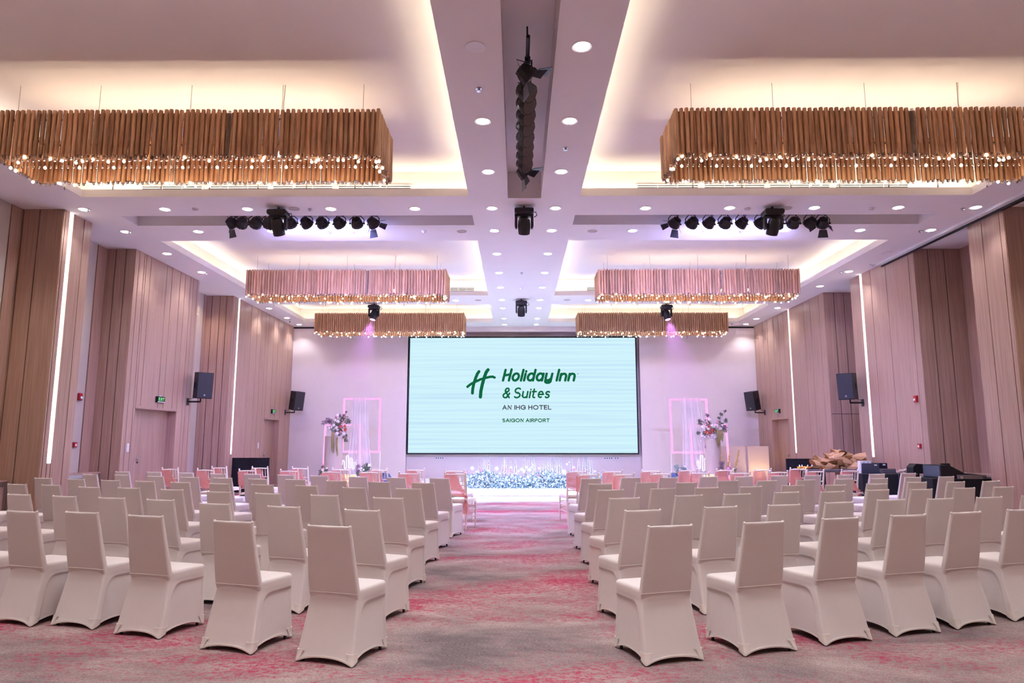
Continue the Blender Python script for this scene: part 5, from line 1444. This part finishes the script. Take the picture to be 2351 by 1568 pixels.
def switch(px, py, x, face, label):
    p = on_x(px, py, x); o = thing('light_switch', label, 'switch', (x, p.y, p.z), R(90) if face > 0 else R(-90), 'wall switches by the doors')
    MB().box(-.045, .045, -.016, 0, -.09, .09).build('plate', M['white_metal'], o, bevel=.004)
    for k in range(3): MB().box(-.028, .028, -.022, -.015, -.07 + k * .05, -.03 + k * .05).build('rocker', M['white_metal'], o, bevel=.003)
switch(292, 1028, XL2, 1, 'white switch plate left of the left double door')
switch(592, 1023, XL3, 1, 'white switch plate beside the far left door')

# ------------------------------------------------------------------ low cabinets in the recesses
def cabinet(x0, x1, y0, y1, h, face, label):
    o = thing('low_cabinet', label, 'cabinet', ((x0 + x1) / 2, (y0 + y1) / 2, 0), 0, 'low oak cabinets in the wall recesses')
    w_, d_ = (x1 - x0) / 2, (y1 - y0) / 2
    MB().box(-w_, w_, -d_, d_, 0, h - .03).build('body', M['oak'], o)
    MB().box(-w_ if face > 0 else -w_ - .03, w_ + .03 if face > 0 else w_, -d_, d_, h - .03, h).build('top', M['oak'], o)
    fx = w_ if face > 0 else -w_
    MB().box(*sorted((fx, fx + face * .012)), -d_, d_, h - .10, h - .03).box(*sorted((fx, fx + face * .012)), d_ - .06, d_, .05, h - .1).build('metal_edge', M['steel'], o)
    for a, b in ((-d_ + .02, -.005), (.005, d_ - .07)):
        MB().box(*sorted((fx, fx + face * .014)), a, b, .06, h - .115).build('door', M['oak'], o)
    MB().box(*sorted((fx, fx + face * .004)), -d_, d_, .0, .05).build('plinth', M['dark_slot'], o)
cabinet(XLO + .012, -8.69, 12.85, 14.58, .82, 1, 'low oak cabinet in the left recess before the double door')
cabinet(XLO + .022, -8.69, 9.8, 11.95, .80, 1, 'low oak cabinet at the left edge beside the nearest pier')
cabinet(9.12, XRO - .022, 13.05, 14.68, .80, -1, 'low oak cabinet in the right recess behind the sound desk')

# ------------------------------------------------------------------ folded black screens
def black_panel(px0, px1, py, Y, label):
    a, b = on_y(px0, py, Y), on_y(px1, py, Y)
    o = thing('black_screen', label, 'screen', ((a.x + b.x) / 2, Y, 0), 0, 'black standing screens')
    w_ = (b.x - a.x) / 2
    for k, (x0, x1) in enumerate(((-w_, -.006), (.006, w_))):
        p = MB().box(x0 + .012, x1 - .012, -.02, .02, .03, a.z - .012).build('panel', M['blackcloth'], o)
        MB().box(x0, x0 + .014, -.025, .025, 0, a.z).box(x1 - .014, x1, -.025, .025, 0, a.z).box(x0, x1, -.025, .025, a.z - .014, a.z).box(x0, x1, -.025, .025, .02, .034).build('edge_frame', M['dark_metal'], p)
    for x in (-w_ + .1, w_ - .1): MB().box(x - .03, x + .03, -.18, .18, 0, .02).build('foot', M['dark_metal'], o)
black_panel(534, 619, 1051, 19.72, 'low black screen in front of the far left door')
black_panel(1804, 1892, 1053, 18.3, 'low black screen behind the table of paper bouquets')

# ------------------------------------------------------------------ tables on the right
M['table_top'] = mat('grey_brown_table', (120, 108, 108), .5)
M['paper'] = mat('brown_kraft_paper', (206, 164, 118), .8, var=.12, scale=9)
M['gold'] = mat('yellow_petals', (226, 170, 40), .7, var=.15, scale=30)
M['crimson'] = mat('red_runner', (176, 36, 34), .8, var=.15)
def folding_table(x0, x1, y0, y1, h, label, cloth=False):
    o = thing('folding_table', label, 'table', ((x0 + x1) / 2, (y0 + y1) / 2, 0), 0, 'tables along the right wall')
    w_, d_ = (x1 - x0) / 2, (y1 - y0) / 2
    MB().box(-w_, w_, -d_, d_, h - .03, h).build('tabletop', M['black'] if cloth else M['table_top'], o, bevel=.004)
    for sx in (-1, 1):
        for sy in (-1, 1): MB().tube([(sx * (w_ - .08), sy * (d_ - .06), 0), (sx * (w_ - .08), sy * (d_ - .06), h - .03)], .014, 8).build('leg', M['steel'], o)
    if not cloth:
        MB().box(-w_, w_, -d_, -d_ + .012, h - .07, h - .03).build('apron', M['steel'], o)
        MB().box(-.06, w_ - .12, -d_ + .05, -d_ + .07, .1, h - .08).build('modesty_panel', M['oak'], o)
    if cloth:
        n = 90; per = []
        for (ax, ay, bx_, by_) in ((-w_, -d_, w_, -d_), (w_, -d_, w_, d_), (w_, d_, -w_, d_), (-w_, d_, -w_, -d_)):
            for k in range(n // 3): per.append((ax + (bx_ - ax) * k / (n // 3), ay + (by_ - ay) * k / (n // 3)))
        per.append(per[0]); rows = []
        for j in range(5):
            v = j / 4; rows.append([(x * (1.008 + .03 * v * (1 + .8 * math.sin(i * 1.3))), y * (1.008 + .05 * v * (1 + .8 * math.sin(i * 1.3))), h + .004 - (h - .006) * v) for i, (x, y) in enumerate(per)])
        MB().grid(rows).add([(-w_ * 1.008, -d_ * 1.008, h + .004), (w_ * 1.008, -d_ * 1.008, h + .004), (w_ * 1.008, d_ * 1.008, h + .004), (-w_ * 1.008, d_ * 1.008, h + .004)], [(0, 1, 2, 3)]).build('table_skirt', M['blackcloth'], o, True, 40)
folding_table(6.78, 8.46, 16.75, 17.35, .79, 'brown folding table holding the paper wrapped bouquets')
folding_table(7.36, 8.52, 15.05, 15.7, .75, 'black draped table holding the laptops', True)
folding_table(7.78, 8.98, 13.25, 13.95, .75, 'black draped table holding the mixing desk', True)

# pile of paper wrapped bouquets
def bouquet_mesh():
    rr = random.Random(3); n = 9; L = .34
    rows = []
    for j in range(8):
        v = j / 7; rad = (.028 + .012 * math.sin(v * 9)) if v < .28 else .04 + .085 * ((v - .28) / .72) ** .6
        rows.append([((rad * (1 + .10 * math.sin(3 * a + 1) * v + .06 * math.sin(7 * a) * v)) * math.cos(a), (rad * (1 + .1 * math.sin(3 * a + 1) * v)) * math.sin(a) * .85, L * v + (.06 * math.sin(2 * a + .6) + .03 * math.sin(5 * a)) * (v > .85)) for a in [2 * math.pi * k / n for k in range(n + 1)]])
    outer = MB().grid(rows)
    inner = MB().grid([[(p[0] * .86, p[1] * .86, p[2] + .004) for p in r_] for r_ in rows[3:]])
    return outer.mesh('wrap', M['paper']), inner.mesh('inner_wrap', M['paper']), MB().lathe([(.036, .085), (.04, .1), (.036, .115)], 12).mesh('ribbon', M['chairwood'], True)
bm = bouquet_mesh()
rb = random.Random(21)
SPOTS = [(1876, 1068), (1889, 1070), (1903, 1071), (1918, 1072), (1934, 1072), (1950, 1073), (1966, 1073), (1978, 1070), (1884, 1060), (1899, 1061), (1915, 1062), (1931, 1061), (1947, 1062), (1963, 1060), (1977, 1058), (1905, 1051), (1921, 1050), (1938, 1050), (1955, 1052), (1970, 1050), (1926, 1043), (1945, 1045), (1915, 1046)]
def blabel(i):
    for n0, n1, nme in ((0, 8, 'bottom'), (8, 15, 'second'), (15, 20, 'third'), (20, 23, 'top')):
        if n0 <= i < n1:
            k = sorted(range(n0, n1), key=lambda j: SPOTS[j][0]).index(i)
            return 'brown paper wrapped bouquet, %s from the left in the %s layer of the pile' % (ORD[k], nme)
for i, (px, py) in enumerate(SPOTS):
    p = on_y(px, py, 17.05 + rb.uniform(-.14, .14))
    d = Vector((-1 if rb.random() < .7 else 1, rb.uniform(-.7, .3), rb.uniform(-.05, .35))).normalized()
    o = thing('paper_bouquet', blabel(i), 'bouquet', p - d * .2, 0, 'paper wrapped bouquets piled on the table')
    q = d.to_track_quat('Z', 'Y').to_matrix().to_4x4() @ Matrix.Rotation(rb.uniform(0, 6.28), 4, 'Z')
    for nme, me in zip(('wrap', 'inner_wrap', 'ribbon'), bm): inst(nme, me, o, q)
g0, g1 = on_y(1834, 1069, 17.0), on_y(1890, 1069, 17.0)
o = thing('flower_garland', 'red and yellow flower garland laid along the table', 'garland', (g0.x, 17.0, .79))
MB().box(0, g1.x - g0.x, -.05, .05, 0, .035).build('runner', M['crimson'], o, bevel=.01)
mb = MB()
for k in range(70): mb.ball((rb.uniform(-.05, g1.x - g0.x), rb.uniform(-.09, .02), rb.uniform(.01, .05)), rb.uniform(.012, .024), 6, 4)
tag(mb.build('yellow_flowers', M['gold'], o), kind='stuff')
for k in range(5):
    x = rb.uniform(0, g1.x - g0.x); MB().lathe([(.012, .03), (.02, .06), (.008, .1)], 8, (x, 0, 0)).build('small_candle', M['petal_white'], o, True)

# paper bag, laptops, silver case, mixing desk
pb = on_y(1988, 1076, 15.4)
o = thing('gift_bag', 'white paper gift bag standing behind the laptop', 'bag', (pb.x, 15.45, .754), R(8))
MB().box(-.13, .13, -.05, .05, 0, .27).build('body', M['white_metal'], o, bevel=.003)
MB().tube([(-.05, -.052, .25), (-.045, -.055, .2), (0, -.056, .18), (.045, -.055, .2), (.05, -.052, .25)], .004, 5).build('handle', M['black'], o)
def laptop(px, Y, z, yaw, col_, label, w_=.165):
    p = on_y(px, 1075, Y)
    o = thing('laptop', label, 'laptop', (p.x, Y, z), R(yaw), 'laptops on the sound tables')
    MB().box(-w_, w_, -.02, .21, 0, .016).build('base', M['steel'], o, bevel=.003)
    MB().box(-w_ + .02, w_ - .02, .02, .11, .016, .018).build('keyboard', M['black'], o)
    q = Matrix.Rotation(R(14), 3, 'X')
    lid = MB().cbox(q @ Vector((0, -.012, .115)) + Vector((0, -.012, .01)), (2 * w_, .008, .225), q).build('lid', col_, o, bevel=.003)
    MB().cbox(q @ Vector((0, -.006, .115)) + Vector((0, -.012, .01)), (2 * w_ - .02, .002, .205), q).build('display', M['dark_slot'], lid)
    MB().cbox(q @ Vector((w_ * .6, -.0175, .19)) + Vector((0, -.012, .01)), (.05, .001, .03), q).build('sticker', M['white_metal'], lid)
M['slate'] = mat('slate_blue_aluminium', (76, 80, 94), .4, .3)
laptop(1997, 15.2, .754, -16, M['slate'], 'slate blue laptop with a white sticker on its open lid', .17)
laptop(2020, 15.45, .754, -30, M['black'], 'black laptop half hidden behind the slate blue one', .15)
laptop(2179, 13.55, .80, 200, M['black'], 'small black laptop open at the right of the mixing desk', .12)
sc_ = on_y(2038, 1082, 15.15)
o = thing('equipment_case', 'silver rack unit on the black draped table', 'equipment', (sc_.x, 15.2, .754), R(-12))
MB().box(-.14, .14, -.12, .12, 0, .11).build('housing', M['slate'], o, bevel=.004)
MB().box(-.15, .15, -.126, -.118, -.0, .115).build('front_panel', M['steel'], o)
for s in (-1, 1): MB().tube([(s * .13, -.126, .03), (s * .13, -.15, .035), (s * .13, -.15, .08), (s * .13, -.126, .085)], .005, 5).build('handle', M['dark_metal'], o)
for k in range(2): MB().box(-.11, .11, -.129, -.125, .03 + k * .035, .05 + k * .035).build('rack_slot', M['slate'], o)
# mixing desk: tall rear towards the aisle, sloping down to the wall
o = thing('mixing_desk', 'large dark mixing desk sloping towards the right wall', 'mixer', (8.36, 13.6, .754), R(0))
prof = [(-.38, 0), (.40, 0), (.40, .07), (.06, .10), (-.22, .25), (-.38, .25)]
MB().prism(prof, -.30, .30).build('housing', M['black'], o, bevel=.006)
MB().box(-.388, -.38, -.27, .27, .03, .235).build('rear_panel', M['slate'], o)
sl = Vector((.28, 0, -.15)).normalized(); nn_ = Vector((.15, 0, .28)).normalized()
for i in range(9):
    for j in range(3):
        c = Vector((-.20, 0, .245)) + sl * (.05 + j * .085) + Vector((0, -.26 + i * .065, 0)) + nn_ * .006
        MB().cbox(c, (.016, .016, .014)).build('knob', M['steel'], o)
for i in range(10):
    MB().cbox((.10 + .0, -.27 + i * .06, .106), (.03, .018, .012)).build('fader', M['white_metal'], o)
MB().box(-.10, .42, -.36, -.31, -.002, .07).build('case_edge', M['table_top'], o)
for x in (-.05, .36): MB().box(x - .025, x + .025, -.37, -.355, .0, .05).build('case_latch', M['steel'], o)
hx = on_y(2080, 1072, 14.9)
o = thing('monitor_speaker', 'black rounded cabinet behind the mixing desk', 'speaker', (8.2, 14.45, .0))
MB().tube([(0, 0, 0), (0, 0, .80)], .02, 8).build('stand', M['dark_metal'], o)
MB().lathe([(.16, 0), (.16, .015), (.03, .03)], 14).build('base', M['dark_metal'], o)
MB().prism([(-.17, .80), (.17, .80), (.17, .93), (.05, .99), (-.1, 1.0), (-.17, .93)], -.12, .12).build('cabinet', M['black'], o, bevel=.01)
o = thing('audio_cables', 'loose bundle of pale cables beside the mixing desk', 'cables', (8.02, 15.1, .756))
mb = MB()
for k in range(9):
    x0, x1 = rb.uniform(0, .25), rb.uniform(.2, .48)
    mb.tube([(x0, rb.uniform(-.03, .1), .005), (x0 + .03, -.02, .05 + rb.uniform(0, .05)), ((x0 + x1) / 2, rb.uniform(-.03, .05), .07 + rb.uniform(0, .05)), (x1, rb.uniform(-.02, .1), .01)], .005, 5)
tag(mb.build('cable_loop', M['chairwood'], o, True), kind='stuff')
MB().tube([(.1, -.04, .02), (.09, -.07, -.02), (.1, -.08, -.3), (.13, -.08, -.5)], .005, 5).build('hanging_cable', M['table_top'], o, True)
